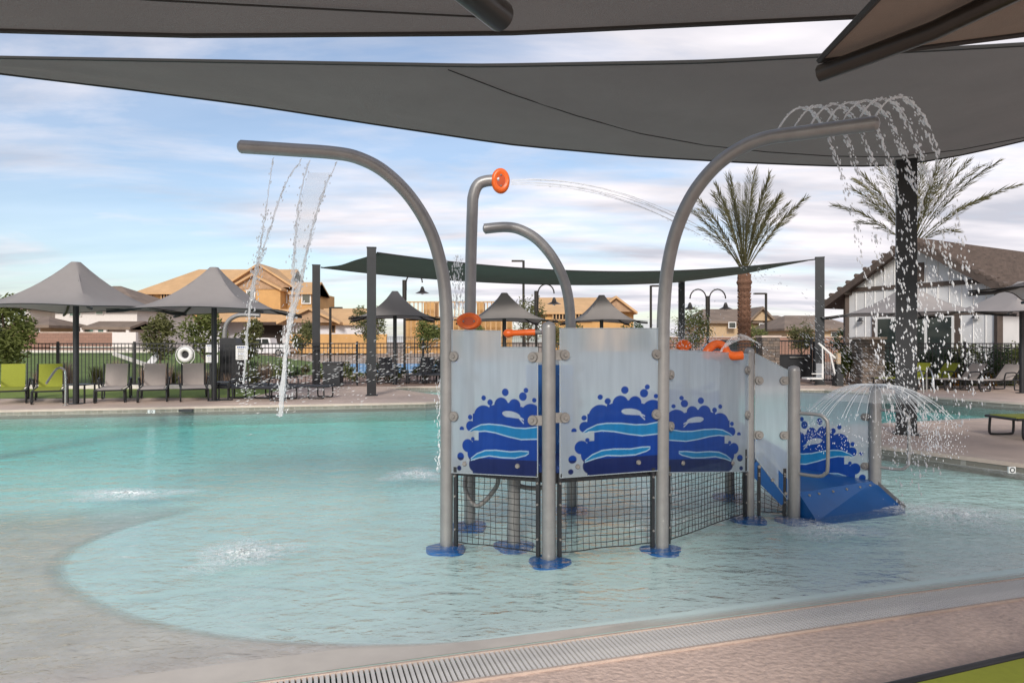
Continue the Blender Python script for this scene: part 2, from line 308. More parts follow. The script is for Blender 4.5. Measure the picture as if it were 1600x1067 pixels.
# ================================================================ SETTING
DZ = 0.12
GS = 0.305; GA = math.atan(GS); gd = Vector((math.cos(GA), math.sin(GA), 0)); gn = Vector((-math.sin(GA), math.cos(GA), 0)); g0 = Vector((0, 3.54, 0))
def gl_(a_, d_, z=0): p = g0+gd*a_+gn*d_; return Vector((p.x, p.y, z))
FT = [(0, 0.012), (0.25, -0.004), (0.6, -0.03), (1.5, -0.06), (3.0, -0.085), (4.6, -0.13), (6.2, -0.20), (9, -0.28), (12, -0.33), (40, -0.36)]
def floor_z(x, y):
    d = (Vector((x, y, 0))-g0).dot(gn); return lerp(FT, d)
pool = [(-16, 3.54-16*GS), (7.0, 3.54+7*GS), (6.75, 7.4), (6.19, 8.25), (5.25, 9.66), (4.75, 10.5), (4.62, 11.1), (4.9, 11.65), (5.5, 11.95), (6.6, 12.29), (10.2, 13.55), (15, 15.1),
        (15, 15.3), (12.3, 16.4), (11.0, 18.7), (9.7, 21.2), (4, 22.2), (-2.3, 22.5), (-3.4, 22.4), (-3.95, 21.9), (-3.7, 21.3), (-2.06, 18.9), (-1.65, 18.2), (-1.55, 17.6), (-1.7, 16.95), (-2.1, 16.6), (-11, 14.7), (-16, 13.6)]
def ngon(name, pts, z, m, kind='structure'):
    mb = MB(); mb.add([(x, y, z) for x, y in pts], [tuple(range(len(pts)))]); o = mb.build(name, m, kind=kind); return o
import bmesh
def fillpoly(name, pts, z, m, kind='structure'):
    bm = bmesh.new(); vs_ = [bm.verts.new((x, y, z)) for x, y in pts]; es = [bm.edges.new((vs_[i], vs_[(i+1) % len(vs_)])) for i in range(len(vs_))]
    bmesh.ops.triangle_fill(bm, use_beauty=True, edges=es)
    for f in bm.faces:
        f.normal_update()
        if f.normal.z < 0: f.normal_flip()
    me = bpy.data.meshes.new(name); bm.to_mesh(me); bm.free(); me.materials.append(m); o = bpy.data.objects.new(name, me); col.objects.link(o); o['kind'] = kind; return o
# far deck (U shape round the pool) and ground beyond
deck_out = [(26, 3.54+26*GS), (26, 26), (-22, 26), (-22, 3.54-22*GS)]
fillpoly('pool_deck', pool+[] if False else [pool[0]]+pool[:0:-1][::1] and ([pool[1]]+pool[2:]+[pool[0]]+[(-22, 3.54-22*GS), (-22, 26), (26, 26), (26, 3.54+26*GS)]), DZ, M['deck'])
mb = MB()      # ground ring to the horizon
for x0, x1, y0, y1 in ((-900, 900, 26, 1500), (-900, -22, -300, 26), (26, 900, -300, 26), (-22, 26, -300, -12)): mb.quad((x0, y0, 0.06), (x1, y0, 0.06), (x1, y1, 0.06), (x0, y1, 0.06))
mb.build('ground', M['ground'], kind='structure')
mb = MB(); a0, a1 = -23.2, 28  # near deck sloping to the drain
p = [gl_(a0, -0.27, 0.006), gl_(a1, -0.27, 0.006), gl_(a1, -20, 0.06), gl_(a0, -20, 0.06)]; mb.quad(*p[::-1]) if False else mb.quad(*p); mb.build('beach_deck', M['near_deck'], kind='structure')
# pool walls with tile band, coping
mb = MB(); cop = MB(); wl2 = MB(); N = len(pool)
edge = [Vector((x, y, 0)) for x, y in pool[1:]]+[Vector((pool[0][0], pool[0][1], 0))]
def offs(pts, d):
    out = []
    for i, p in enumerate(pts):
        a_ = pts[max(i-1, 0)]; b_ = pts[min(i+1, len(pts)-1)]; t_ = (b_-a_).normalized(); out.append(p+Vector((t_.y, -t_.x, 0))*d)
    return out
oin = offs(edge, -0.02); oout = offs(edge, 0.30)
for i in range(len(edge)-1):
    a_, b_ = edge[i], edge[i+1]; mb.quad((a_.x, a_.y, -.08), (b_.x, b_.y, -.08), (b_.x, b_.y, 0.08), (a_.x, a_.y, 0.08)); wl2.quad((a_.x, a_.y, -1.4), (b_.x, b_.y, -1.4), (b_.x, b_.y, -.08), (a_.x, a_.y, -.08))
    A, B, C, D = oin[i], oin[i+1], oout[i+1], oout[i]
    z0, z1 = 0.075, 0.126
    cop.add([(A.x, A.y, z0), (B.x, B.y, z0), (C.x, C.y, z0), (D.x, D.y, z0), (A.x, A.y, z1), (B.x, B.y, z1), (C.x, C.y, z1), (D.x, D.y, z1)], [(0, 1, 5, 4), (4, 5, 6, 7), (2, 3, 7, 6), (3, 2, 1, 0)])
mb.build('tile_band', M['tile'], kind='structure'); wl2.build('pool_wall', M['plaster'], kind='structure'); cop.build('pool_coping', M['coping'], kind='structure')
# pool floor following the beach slope
mb = MB(); na, nd = 60, 80
for j in range(nd+1):
    d_ = 0.0+26*(j/nd)**1.5
    for i in range(na+1):
        a_ = -20+44*i/na; p = gl_(a_, d_); mb.v.append((p.x, p.y, floor_z(p.x, p.y)))
for j in range(nd):
    for i in range(na): k = j*(na+1)+i; mb.f.append((k, k+1, k+na+2, k+na+1))
mb.build('pool_floor', M['plaster'], kind='structure', smooth=True)
# tan beach apron, its own plaster, along the shore and round the bubbler basin
inner = [(1750, 880), (1600, 895), (1300, 932), (1050, 965), (870, 987), (780, 998), (700, 1004), (620, 1005), (560, 1003), (480, 997), (400, 988), (320, 975), (250, 958), (190, 937), (145, 915), (115, 893), (106, 873), (118, 850), (150, 830), (215, 805), (300, 783), (335, 768)]
ipts = smoothpath([G(u, v) for u, v in inner], 4)
mb = MB(); opts = []
for q in ipts:
    d_ = (q-g0).dot(gn); a_ = (q-g0).dot(gd); opts.append((a_, d_))
K = 18; prev = None; fade = []
for q, (a_, d_) in zip(ipts, opts):
    # rows run from the inner outline out to the shore on the right and out to the left on the left
    row = []
    t_ = max(0, min(1, (1.0-a_)/2.6)); tgt = Vector((a_-t_*9.0, 0.02+t_*t_*max(0, d_-0.2)*(1.05+.35*max(0, d_-3.2)), 0))
    L_ = math.hypot(tgt.x-a_, tgt.y-d_); fd = min(1.0, (len(ipts)-1-len(fade)//(K+1))/9)
    for k in range(K+1):
        s_ = (k/K)**1.8; aa = a_+(tgt.x-a_)*s_; dd = d_+(tgt.y-d_)*s_; p = gl_(aa, dd); row.append((p.x, p.y, floor_z(p.x, p.y)+0.006)); q_ = min(1, s_*L_/.13); fade.append(q_*fd)
    o_ = len(mb.v); mb.v += row
    if prev is not None:
        for k in range(K): mb.f.append((prev+k, prev+k+1, o_+k+1, o_+k))
    prev = o_
ap = mb.build('beach_apron', M['apron'], kind='structure', smooth=True); at_ = ap.data.attributes.new('edge', 'FLOAT', 'POINT'); at_.data.foreach_set('value', fade)
# water body
mb = MB(); pw = [(x, y) for x, y in pool]; n_ = len(pw)
mb.add([(x, y, 0) for x, y in pw]+[(x, y, -2.2) for x, y in pw], [tuple(range(n_)), tuple(reversed(range(n_, 2*n_)))]+[(i, n_+i, n_+(i+1) % n_, (i+1) % n_) for i in range(n_)])
wo_ = mb.build('pool_water', M['water'], kind='structure')
# drain grate
gt = T('drain_grate', 'long white slotted drain grate between tan deck and shallow water', 'drain', tuple(gl_(0, -0.13)))
mb = MB()
for d_ in (-0.268, -0.004): mb.bar(gl_(-2.6, d_, 0.004), gl_(6.8, d_, 0.004), 0.016, 0.028)
M['grate'] = mat('pale_grate_plastic', (0.70, 0.67, 0.63), 0.55, var=0.14, vscale=5); mb.build('grate_frame', M['coping'], gt)
mb = MB(); mb.quad(gl_(-2.6, -0.262, -0.012), gl_(6.8, -0.262, -0.012), gl_(6.8, -0.01, -0.012), gl_(-2.6, -0.01, -0.012)); mb.build('channel', M['sign_ink'], gt)
sl = MB(); sl.box((0, 0, 0), (0.0172, 0.246, 0.014)); s0 = sl.build('slat', M['grate'], gt, world=False)
for i in range(298):
    o = s0 if i == 0 else s0.copy()
    if i: col.objects.link(o)
    o.parent = gt; o.location = gl_(-2.0+i*0.0262, -0.136, 0.006)-gt.location; o.rotation_euler = (0, 0, GA)
# lawn, turf, court, planting beds
mb = MB(); mb.quad((-22, 17.35, DZ+.004), (-7.0, 17.95, DZ+.004), (-7.0, 21.3, DZ+.004), (-22, 21.3, DZ+.004)); mb.build('turf_strip', M['turf'], kind='structure')
mb = MB(); mb.box((-14.5, 21.42, DZ+.05), (15, .16, .14)); mb.build('curb', M['white_conc'], kind='structure')
mb = MB()
nx, ny = 24, 10
for j in range(ny+1):
    for i in range(nx+1):
        x = -34+25*i/nx; y = 23.2+16*j/ny; mb.v.append((x, y, 0.10+0.95*min(1, j/6)*min(1, max(0, (-9-x)/7))))
for j in range(ny):
    for i in range(nx): k = j*(nx+1)+i; mb.f.append((k, k+1, k+nx+2, k+nx+1))
mb.build('lawn', M['grass'], kind='structure', smooth=True)
mb = MB(); mb.quad((-22, 21.5, .128), (26, 24.6, .128), (26, 30, .128), (-22, 30, .128)); mb.build('planting_bed', M['gravel'], kind='structure')
mb = MB(); mb.quad((-15, 33, .075), (0, 33, .075), (0, 47, .075), (-15, 47, .075)); mb.build('sport_court', M['court'], kind='structure')
for nm, a_, b_ in (('curb', P(27, 549, 32), P(247, 549, 32)), ('curb', P(80, 543, 38), P(250, 543, 38)), ('curb', P(178, 553, 30), P(262, 581, 24.5))):
    mb = MB(); mb.bar(a_, b_, .14, .12); mb.build(nm, M['white_conc'], kind='structure')
# ================================================================ SHADE SAILS
def sailgrid(name, rows, m, label, seams=(), thick=0.0):
    """rows: list of (near, far) 3d point pairs"""
    t = T(name, label, 'shade sail', (rows[0][0].x, rows[0][0].y, rows[0][0].z)); mb = MB(); K = 12
    for i_, (a_, b_) in enumerate(rows):
        L = (b_-a_).length
        for k in range(K+1):
            s_ = k/K; q = a_.lerp(b_, s_); wr = .012*math.sin(i_*1.9+s_*7)+.009*math.sin(i_*.77-s_*13); mb.v.append((q.x, q.y, q.z-0.03*L*4*s_*(1-s_)*0.5+wr*4*s_*(1-s_)))
    n = len(rows)
    for i in range(n-1):
        for k in range(K): q = i*(K+1)+k; mb.f.append((q, q+1, q+K+2, q+K+1))
    mb.build('fabric', m, t, smooth=True)
    for e_ in (0, 1):
        h = MB(); h.tube([r[e_] for r in rows], 0.022, 6); h.build('hem', M['seam'] , t, smooth=True)
    for sm in seams:
        h = MB(); pts = []
        for i, s_ in sm:
            a_, b_ = rows[i]; L = (b_-a_).length; q = a_.lerp(b_, s_); pts.append((q.x, q.y, q.z-0.06*L*s_*(1-s_)-0.016))
        h.tube(pts, 0.0065, 6); h.build('seam', M['seam'], t, smooth=True)
    return t
vn = [(-200, 86), (0, 90), (400, 97), (750, 103), (1100, 97), (1600, 70), (2200, 30)]
vf = [(-200, 88), (0, 115), (200, 139), (400, 165), (600, 196), (800, 226), (1000, 244), (1150, 253), (1300, 259), (1400, 259), (1500, 243), (1600, 220), (1800, 165), (2200, 60)]
Yn = [(-200, 9.2), (1600, 6.6), (2200, 5.8)]; Yf = [(-200, 9.3), (1400, 11.75), (2200, 10.5)]
us = list(range(-200, 2201, 50))
def sm3(tab, u): return (lerp(tab, u-40)+2*lerp(tab, u)+lerp(tab, u+40))/4
rows = [(P(u, sm3(vn, u), sm3(Yn, u)), P(u, sm3(vf, u), sm3(Yf, u))) for u in us]
def ui(u): return int(round((u+200)/50))
sailgrid('shade_sail', rows, M['sail'], 'large charcoal shade sail stretched above the water play structure', seams=[[(ui(u), s_) for u, s_ in ((700, 0.03), (800, .25), (900, .45), (1000, .62), (1100, .73), (1200, .79), (1300, .82), (1400, .84), (1500, .87), (1600, .9), (1750, .95))]])
vo = [(-400, 36), (0, 47), (300, 55), (800, 51), (1450, 20), (1900, -10), (2400, -60)]
rows = []
for u in range(-400, 2401, 100):
    a_ = P(u, sm3(vo, u), 4.6); rows.append((Vector((a_.x*1.0, 1.6, 3.95)), a_))
sailgrid('shade_sail', rows, M['sail'], 'dark shade sail overhead covering the tan beach deck', seams=[[(i, .80+.016*(i-4)) for i in range(4, 13)]])
def sqpost(u, vb, wd, vt=None, ztop=None, name='shade_post', label='', Y=None):
    b = G(u, vb, DZ) if Y is None else Vector(((u-CX)/F*Y, Y, DZ)); zt = ztop or CH-(vt-CY)/F*b.y
    t = T(name, label, 'post', tuple(b)); rz = -math.atan2(b.x, b.y)*.9; mb = MB(); mb.box((b.x, b.y, (b.z+zt)/2), (wd, wd, zt-b.z), rz); mb.build('column', M['post'], t)
    mb = MB(); mb.box((b.x, b.y, zt+.012), (wd+.02, wd+.02, .024), rz); mb.build('cap', M['post'], t)
    mb = MB(); mb.box((b.x, b.y, b.z+.008), (wd+.08, wd+.08, .016), rz); mb.build('base_plate', M['post'], t); return b, zt
sqpost(1416, 678, .29, vt=254, label='thick black square shade post on deck peninsula behind the spray arch')
sqpost(2200, 0, .29, Y=5.8, ztop=4.3, label='black shade post carrying a sail corner beside the beach deck')
sqpost(-200, 0, .29, Y=9.2, ztop=5.45, label='black shade post carrying a sail corner over open water')
bA, zA = sqpost(580.5, 618, .245, vt=388, label='tall black square shade post at the tip side of the deck peninsula with bin')
bB, zB = sqpost(494, 603, .25, vt=415, label='black square shade post beside the dark bin by the fence')
bD, zD = sqpost(1281, 601, .29, vt=403, label='black square shade post beside the white pool lift')
bC, zC = sqpost(1065, 0, .25, Y=27.0, ztop=3.95, label='black square shade post behind the play structure near double lamp')
A_ = Vector((bA.x+.15, bA.y, zA-.12)); B_ = Vector((bB.x+.15, bB.y, zB-.06)); C_ = Vector((bC.x, bC.y-.15, zC)); D_ = Vector((bD.x-.15, bD.y, zD-.05))
rows = []
for i in range(31):
    s_ = i/30; sg = 4*s_*(1-s_)
    n_ = A_.lerp(D_, s_)+Vector((0, 1.3*sg, -.34*sg)); f_ = B_.lerp(C_, min(1, s_*1.0))+Vector((0, -1.4*sg, -.42*sg)); rows.append((n_, f_))
sailgrid('shade_sail', rows, M['sail_g'], 'green grey shade sail strung between four black posts beyond the pool')
# overhead tube arm, its post behind the viewer
t = T('canopy_arm', 'dark round tube arm ending beneath the overhead shade sail', 'canopy arm', (-.9, -1.6, 0.02))
mb = MB(); mb.tube([Vector((-.9, -1.6, 2.98)), P(720, -25, 1.95), P(782, 26, 2.15)], .047, 20); mb.build('arm', M['bronze'], t, smooth=True)
mb = MB(); mb.cyl((-.9, -1.6), .07, 0.02, 3.05); mb.build('column', M['bronze'], t, smooth=True)
# ================================================================ UMBRELLAS
def umbrella_mesh(t, h, rim, peak, mcan, rz=0.0, base=DZ, ribm=None):
    """square hip umbrella, half side h, local coords"""
    N = 12; K = 40; mb = MB(); cap = 0.10
    def edge_r(ph):
        q = (ph+math.pi/4) % (math.pi/2)-math.pi/4; r = h/math.cos(q); f = abs(q)/(math.pi/4); return r*(1-0.085*(1-f**2))
    def prof(s_): return rim+(peak-rim)*((1-s_)**2.0)
    def pt(ph, s_):
        r = cap+(edge_r(ph)-cap)*s_; q = (ph+math.pi/4) % (math.pi/2)-math.pi/4; f = abs(q)/(math.pi/4)
        z = prof(s_)+0.07*(1-f*f)*s_*s_; return (r*math.cos(ph), r*math.sin(ph), z)
    for j in range(N+1):
        for k in range(K): mb.v.append(pt(2*math.pi*k/K, j/N))
    for j in range(N):
        for k in range(K): k2 = (k+1) % K; mb.f.append((j*K+k, (j+1)*K+k, (j+1)*K+k2, j*K+k2))
    mb.f.append(tuple(range(K)))
    mb.build('canopy', mcan, t, smooth=True, world=False)
    mb = MB(); mb.tube([pt(2*math.pi*k/K, 1.0) for k in range(K)]+[pt(0, 1.0)], .013, 5); mb.build('hem', M['seam'], t, world=False)
    mb = MB(); mb.cyl((0, 0), .065, base-base, rim+.5, 14); mb.build('pole', M['black'], t, smooth=True, world=False)
    mb = MB(); mb.cyl((0, 0), .16, 0, .02, 16); mb.build('base_plate', M['black'], t, world=False)
    for q in range(4):
        ph = math.pi/4+q*math.pi/2; r_ = MB(); pts = [Vector(pt(ph, s_))-Vector((0, 0, .05)) for s_ in (0.12, .3, .5, .7, .85, 1.0)]
        r_.tube(pts, .03, 8); r_.build('rib', ribm or M['black'], t, smooth=True, world=False)
    return t
def umbrella(u, vb, label, h=1.72, rim=2.22, peak=3.36, m='canopy', rz=0.0, Y=None, X=None):
    b = G(u, vb, DZ) if Y is None else Vector(((u-CX)/F*Y if X is None else X, Y, DZ))
    t = T('patio_umbrella', label, 'umbrella', tuple(b), rz, 'square umbrellas round the pool'); umbrella_mesh(t, h, rim, peak, M[m]); return t
umbrella(118.5, 631, 'grey square umbrella between the lime and taupe loungers on the turf', rz=R(-6))
umbrella(334.5, 626, 'grey square umbrella in front of the white rule signs on the fence', rz=R(3), rim=2.2, peak=3.33)
umbrella(617, 601, 'grey square umbrella behind the tall post, black loungers under it', h=1.5, rim=2.25, peak=3.2, rz=R(12))
umbrella(788, 0, 'grey square umbrella seen above the orange cannon handle', Y=23.2, h=1.5, rim=2.15, peak=3.13, rz=R(10))
umbrella(940, 0, 'grey square umbrella behind the small back arch, smallest of the grey ones', Y=24.2, h=1.3, rim=2.15, peak=3.12, rz=R(4))
umbrella(1420, 0, 'taupe square umbrella in front of the white clubhouse window', Y=21.6, h=1.95, rim=2.28, peak=3.25, m='canopy_lt', rz=R(4))
umbrella(1597, 0, 'taupe square umbrella beside the taupe loungers by the shrubs', Y=19.6, h=1.85, rim=2.25, peak=3.2, m='canopy_lt', rz=R(2))
umbrella(0, 0, 'taupe umbrella over the lime lounger on the deck peninsula', X=9.75, Y=10.75, h=1.75, rim=2.28, peak=3.4, m='canopy_lt', rz=R(42))
t = T('patio_umbrella', 'brown square umbrella with thick bronze rib close overhead', 'umbrella', (2.66, 0.42, 0.02), R(-7), 'square umbrellas round the pool')
umbrella_mesh(t, 1.8, 2.58, 3.5, M['umb_in'], ribm=M['bronze'])
# ================================================================ LOUNGERS
def lounger(mname, back=62, seat_z=.33):
    t = T('sun_lounger', '', 'lounger', group='sling sun loungers on the deck')
    # local: foot toward -Y, head toward +Y, width x
    b = R(back); hinge = .42; L = .62; hx = .25
    m = MB(); m.box((0, -.30, seat_z), (2*hx, 1.42, .018)); m.build('seat_sling', M[mname], t, world=False)
    m = MB(); e_ = Vector((0, math.cos(b)*L, math.sin(b)*L)); o_ = Vector((0, hinge, seat_z)); nn = Vector((0, -math.sin(b), math.cos(b)))*.009
    m.prism([o_+Vector((-hx, 0, 0))-nn, o_+Vector((hx, 0, 0))-nn, o_+e_+Vector((hx, 0, 0))-nn, o_+e_+Vector((-hx, 0, 0))-nn], nn*2); m.build('back_sling', M[mname], t, world=False)
    m = MB()
    for s_ in (-1, 1): m.tube([(s_*.30, -1.04, seat_z-.02), (s_*.30, .98, seat_z-.02)], .02, 8)
    m.tube([(-.30, -1.04, seat_z-.02), (.30, -1.04, seat_z-.02)], .02, 8); m.tube([(-.30, .98, seat_z-.02), (.30, .98, seat_z-.02)], .02, 8)
    for s_ in (-1, 1): m.tube([Vector((s_*.285, hinge, seat_z)), Vector((s_*.285, hinge, seat_z))+e_*1.01], .014, 8)
    m.build('frame', M['black'], t, smooth=True, world=False)
    for s_ in (-1, 1):
        for y0, y1 in ((-.95, -.55), (.45, .9)):
            m = MB(); m.tube(smoothpath([(s_*.31, y0, seat_z-.03), (s_*.315, y0-.01, .06), (s_*.315, y0+.06, .018), (s_*.315, y1-.06, .018), (s_*.315, y1, .06), (s_*.31, y1, seat_z-.03)], 4), .019, 8); m.build('leg', M['black'], t, smooth=True, world=False)
        m = MB(); m.tube(smoothpath([(s_*.32, .0, seat_z-.02), (s_*.35, .02, seat_z+.17), (s_*.35, .12, seat_z+.21), (s_*.35, .45, seat_z+.20), (s_*.33, .52, seat_z-.0)], 4), .02, 8); m.build('armrest', M['black'], t, smooth=True, world=False)
    return t
pl = lounger('lime', 68); pt_ = lounger('tan_sling', 66); pdk = lounger('dark_sling', 64); pr_l = lounger('lime', 48); pr_t = lounger('tan_sling', 46); flat = lounger('dark_sling', 4)
for i, (u, v, lab) in enumerate(((14, 632, 'lime sling lounger at the outer end of the turf row'), (73, 632, 'lime sling lounger right beside the chrome handrail'))):
    b = G(u, v, DZ); place(pl, (b.x*1.05, b.y+.9, DZ), math.atan2(-b.x, b.y)*.92, lab, i == 0)
for i, (u, v, lab) in enumerate(((175, 630, 'taupe lounger next to the umbrella between lime and taupe'), (238, 629, 'taupe lounger in the middle of the three taupe ones'), (301, 627.5, 'taupe lounger standing below the white ring buoy'))):
    b = G(u, v, DZ); place(pt_, (b.x*1.05, b.y+.9, DZ), math.atan2(-b.x, b.y)*.80+R(3*i), lab, i == 0)
for i, (u, v, rz, lab) in enumerate(((392, 626, 82, 'flat black lounger beside the umbrella with the signs'), (452, 623, 84, 'flat black lounger at the end of the turf strip'))):
    b = G(u, v, DZ); place(flat, (b.x, b.y+.3, DZ), R(rz), lab, i == 0)
for i, (u, v, rz, lab) in enumerate(((597, 600, 12, 'black lounger between post and grey umbrella'), (655, 600, -8, 'black lounger beside the umbrella and side table'), (686, 600, -8, 'black lounger beside the water inlet, partly behind the arch'))):
    b = G(u, v, DZ); place(pdk, (b.x, b.y+.8, DZ), R(rz), lab, i == 0)
for i, (u, v, lab) in enumerate(((1440, 607, 'lime lounger closest to the chrome ladder rails'), (1484, 608, 'lime lounger next to a taupe one by the shrubs'))):
    b = G(u, v, DZ); place(pr_l, (b.x-.35, b.y+.3, DZ), R(-72), lab, i == 0)
for i, (u, v, lab) in enumerate(((1526, 609, 'taupe lounger next to the lime one by the shrubs'), (1582, 611, 'taupe lounger beside the umbrella pole by the shrubs'))):
    b = G(u, v, DZ); place(pr_t, (b.x-.35, b.y+.3, DZ), R(-72), lab, i == 0)
o = copy_tree(flat); o.location = (8.55, 10.6, DZ); o.rotation_euler = (0, 0, R(-84)); o['label'] = 'lime lounger with bent black legs on the deck peninsula'
for c in o.children:
    if 'sling' in c.name: c.data = c.data.copy(); c.data.materials[0] = M['lime']
o = copy_tree(o); b = P(1600, 1055, 2.3); o.location = (2.34, 2.55, 0.01); o.rotation_euler = (0, 0, R(-70)); o['label'] = 'lime mesh lounger with black frame at the drain-side tan deck'
def side_table(u, v, lab):
    b = G(u, v, DZ); t = T('side_table', lab, 'side table', tuple(b), 0, 'small black side tables'); m = MB(); m.box((0, 0, .44), (.46, .46, .025)); m.build('table_top', M['black'], t, world=False)
    for sx in (-1, 1):
        for sy in (-1, 1): m = MB(); m.box((sx*.2, sy*.2, .215), (.03, .03, .43)); m.build('leg', M['black'], t, world=False)
side_table(127, 629, 'black side table beside the umbrella pole and chrome handrail'); side_table(349, 624, 'black side table beside the umbrella with the signs'); side_table(628, 598, 'black side table among the black loungers')
# ================================================================ PLAY STRUCTURE
YA, YB, YC, YD, YE = [F*CH/(v-CY) for v in (868.8, 847.5, 850.5, 802.8, 804.4)]
pA = P(857.5, CY, YA); pB = P(697.5, CY, YB); pC = P(1034.5, CY, YC); pD = P(1171, CY, YD); pE = P(1240.5, CY, YE); pF = Vector((3.66, 6.88, 0)); pG = Vector((3.12, 7.62, 0))
for q_ in (pA, pB, pC, pD, pE): q_.z = 0
ps = T('water_play_structure', 'grey tube water play structure with frosted wave panels standing in the shallows', 'water playground', (pA.x, pA.y, -.07))
TR = .051
def fz(p): return floor_z(p.x, p.y)
def vpost(p, ztop, nm='post', r=TR): mb = MB(); mb.tube([(p.x, p.y, fz(p)-.01), (p.x, p.y, ztop-.05), (p.x, p.y, ztop)], r, 20, dome=True); o = mb.build(nm, M['grey_tube'], ps, smooth=True); plate(p); return o
def plate(p):
    mb = MB(); n = 22; c = (p.x, p.y); z = max(fz(p), -.05)
    ring = []
    for k in range(n):
        r = .155*(1+.10*math.sin(3*k*2*math.pi/n+p.x*5)+.05*math.sin(5*k*2*math.pi/n)); ring.append((c[0]+r*math.cos(2*math.pi*k/n), c[1]+r*math.sin(2*math.pi*k/n), z+.012))
    mb.add(ring+[(q[0], q[1], z-.03) for q in ring]+[(c[0], c[1], z+.045)], [(k, (k+1) % n, 2*n) for k in range(n)]+[(k, n+k, n+(k+1) % n, (k+1) % n) for k in range(n)])
    mb.build('base_plate', M['blue_rubber'], ps, smooth=True)
def zat(v, Y): return CH-(v-CY)/F*Y
vpost(pA, zat(502, YA)); vpost(pD, zat(543, YD), r=.044); vpost(pE, zat(571, YE), r=.055); vpost(pF, zat(603, pF.y), r=.056); vpost(pG, zat(556, pG.y)-.28, r=.05)
pD2 = Vector((pD.x+.12, pD.y+.95, 0)); vpost(pD2, zat(548, pD2.y), r=.05)
pI = Vector((0.015, 5.50, 0)); vpost(pI, .64)
def arch(pts, nm='spray_arch', r=TR):
    mb = MB(); mb.tube(smoothpath(pts, 8), r, 20, dome=True); o = mb.build(nm, M['grey_tube'], ps, smooth=True); return o
b3 = Vector((pB.x, pB.y, fz(pB)-.01))
arch([b3, P(698, 700, YB), P(698, 560, YB), P(697, 480, YB), P(690, 420, YB), P(672, 360, YB-.01), P(640, 307, YB-.03), P(600, 268, YB-.05), P(560, 247, YB-.07), P(520, 239, YB-.09), P(450, 234, YB-.12), P(370, 229, YB-.17)]); plate(pB)
arch([Vector((pC.x, pC.y, fz(pC)-.01)), P(1035, 700, YC), P(1036, 560, YC), P(1037, 490, YC), P(1043, 420, YC-.03), P(1057, 360, YC-.08), P(1082, 305, YC-.16), P(1117, 261, YC-.25), P(1157, 232, YC-.34), P(1198, 216, YC-.43), P(1260, 207, YC-.55), P(1376, 192, YC-.75)]); plate(pC)
Yb = 6.75; pK = Vector(((893-CX)/F*Yb, Yb, 0))
arch([Vector((pK.x, pK.y, fz(pK)-.01)), P(893, 640, Yb), P(892, 520, Yb), P(886, 455, Yb), P(868, 410, Yb), P(842, 377, Yb), P(815, 360, Yb), P(790, 355, Yb), P(754, 358, Yb)]); plate(pK)
Yt = 6.12; pT = Vector(((734-CX)/F*Yt, Yt, 0))
arch([Vector((pT.x, pT.y, fz(pT)-.01)), P(734, 640, Yt), P(735, 450, Yt), P(738, 330, Yt), P(740, 305, Yt), P(747, 289, Yt), P(760, 283, Yt), P(782, 282, Yt)], 'nozzle_pipe'); plate(pT)
def nozzle(c, rx, rz, ang, flat_=.5):
    """orange oval nozzle: torus-like rim, recessed face, two bolts, facing -Y turned by ang"""
    Mx = Matrix.Rotation(ang, 3, 'Z'); mb = MB(); c = Vector(c)
    prof = [(0.0, .30), (.45, .30), (.62, .48), (.80, .52), (.95, .36), (1.0, 0.0), (.92, -.42), (.6, -.6), (0, -.62)]; n = 28
    for (rr, d_) in prof:
        for k in range(n): t_ = 2*math.pi*k/n; mb.v.append(tuple(c+Mx@Vector((rx*rr*math.cos(t_), -rx*flat_*d_*1.6, rz*rr*math.sin(t_)))))
    for j in range(len(prof)-1):
        for k in range(n): k2 = (k+1) % n; mb.f.append((j*n+k, j*n+k2, (j+1)*n+k2, (j+1)*n+k))
    o = mb.build('nozzle', M['orange'], ps, smooth=True)
    mb = MB(); fr = [c+Mx@Vector((rx*.5*math.cos(2*math.pi*k/20), -rx*flat_*.56, rz*.62*math.sin(2*math.pi*k/20))) for k in range(20)]; mb.add(fr, [tuple(range(20))]); mb.build('recess', M['recess_shade'], o)  # disc carries the painted shade of the recessed face
    for s_ in (-1, 1): mb = MB(); q = c+Mx@Vector((0 if rz > rx else s_*rx*.42, -rx*flat_*.60, s_*rz*.42 if rz > rx else 0)); mb.ball(q, .009, 8, 5); mb.build('bolt', M['clamp'], o)
nozzle(P(782, 283, Yt-.02), .084, .115, R(12)); nozzle(P(733, 502, Yt-.12), .112, .076, R(-4), .38)
# water cannon
mb = MB(); ca, cb_ = P(786, 521, 5.35), P(836, 519, 5.35)
mb.tube([ca, ca.lerp(cb_, .06), ca.lerp(cb_, .14), ca.lerp(cb_, .26), ca.lerp(cb_, .34), ca.lerp(cb_, 1.0)], [.008, .026, .034, .030, .024, .026], 16); o = mb.build('cannon_handle', M['orange'], ps, smooth=True)
mb = MB(); mb.tube([cb_, P(848, 519, 5.35), P(856, 520, 5.2)], .018, 12); mb.build('cannon_arm', M['grey_tube'], o, smooth=True)
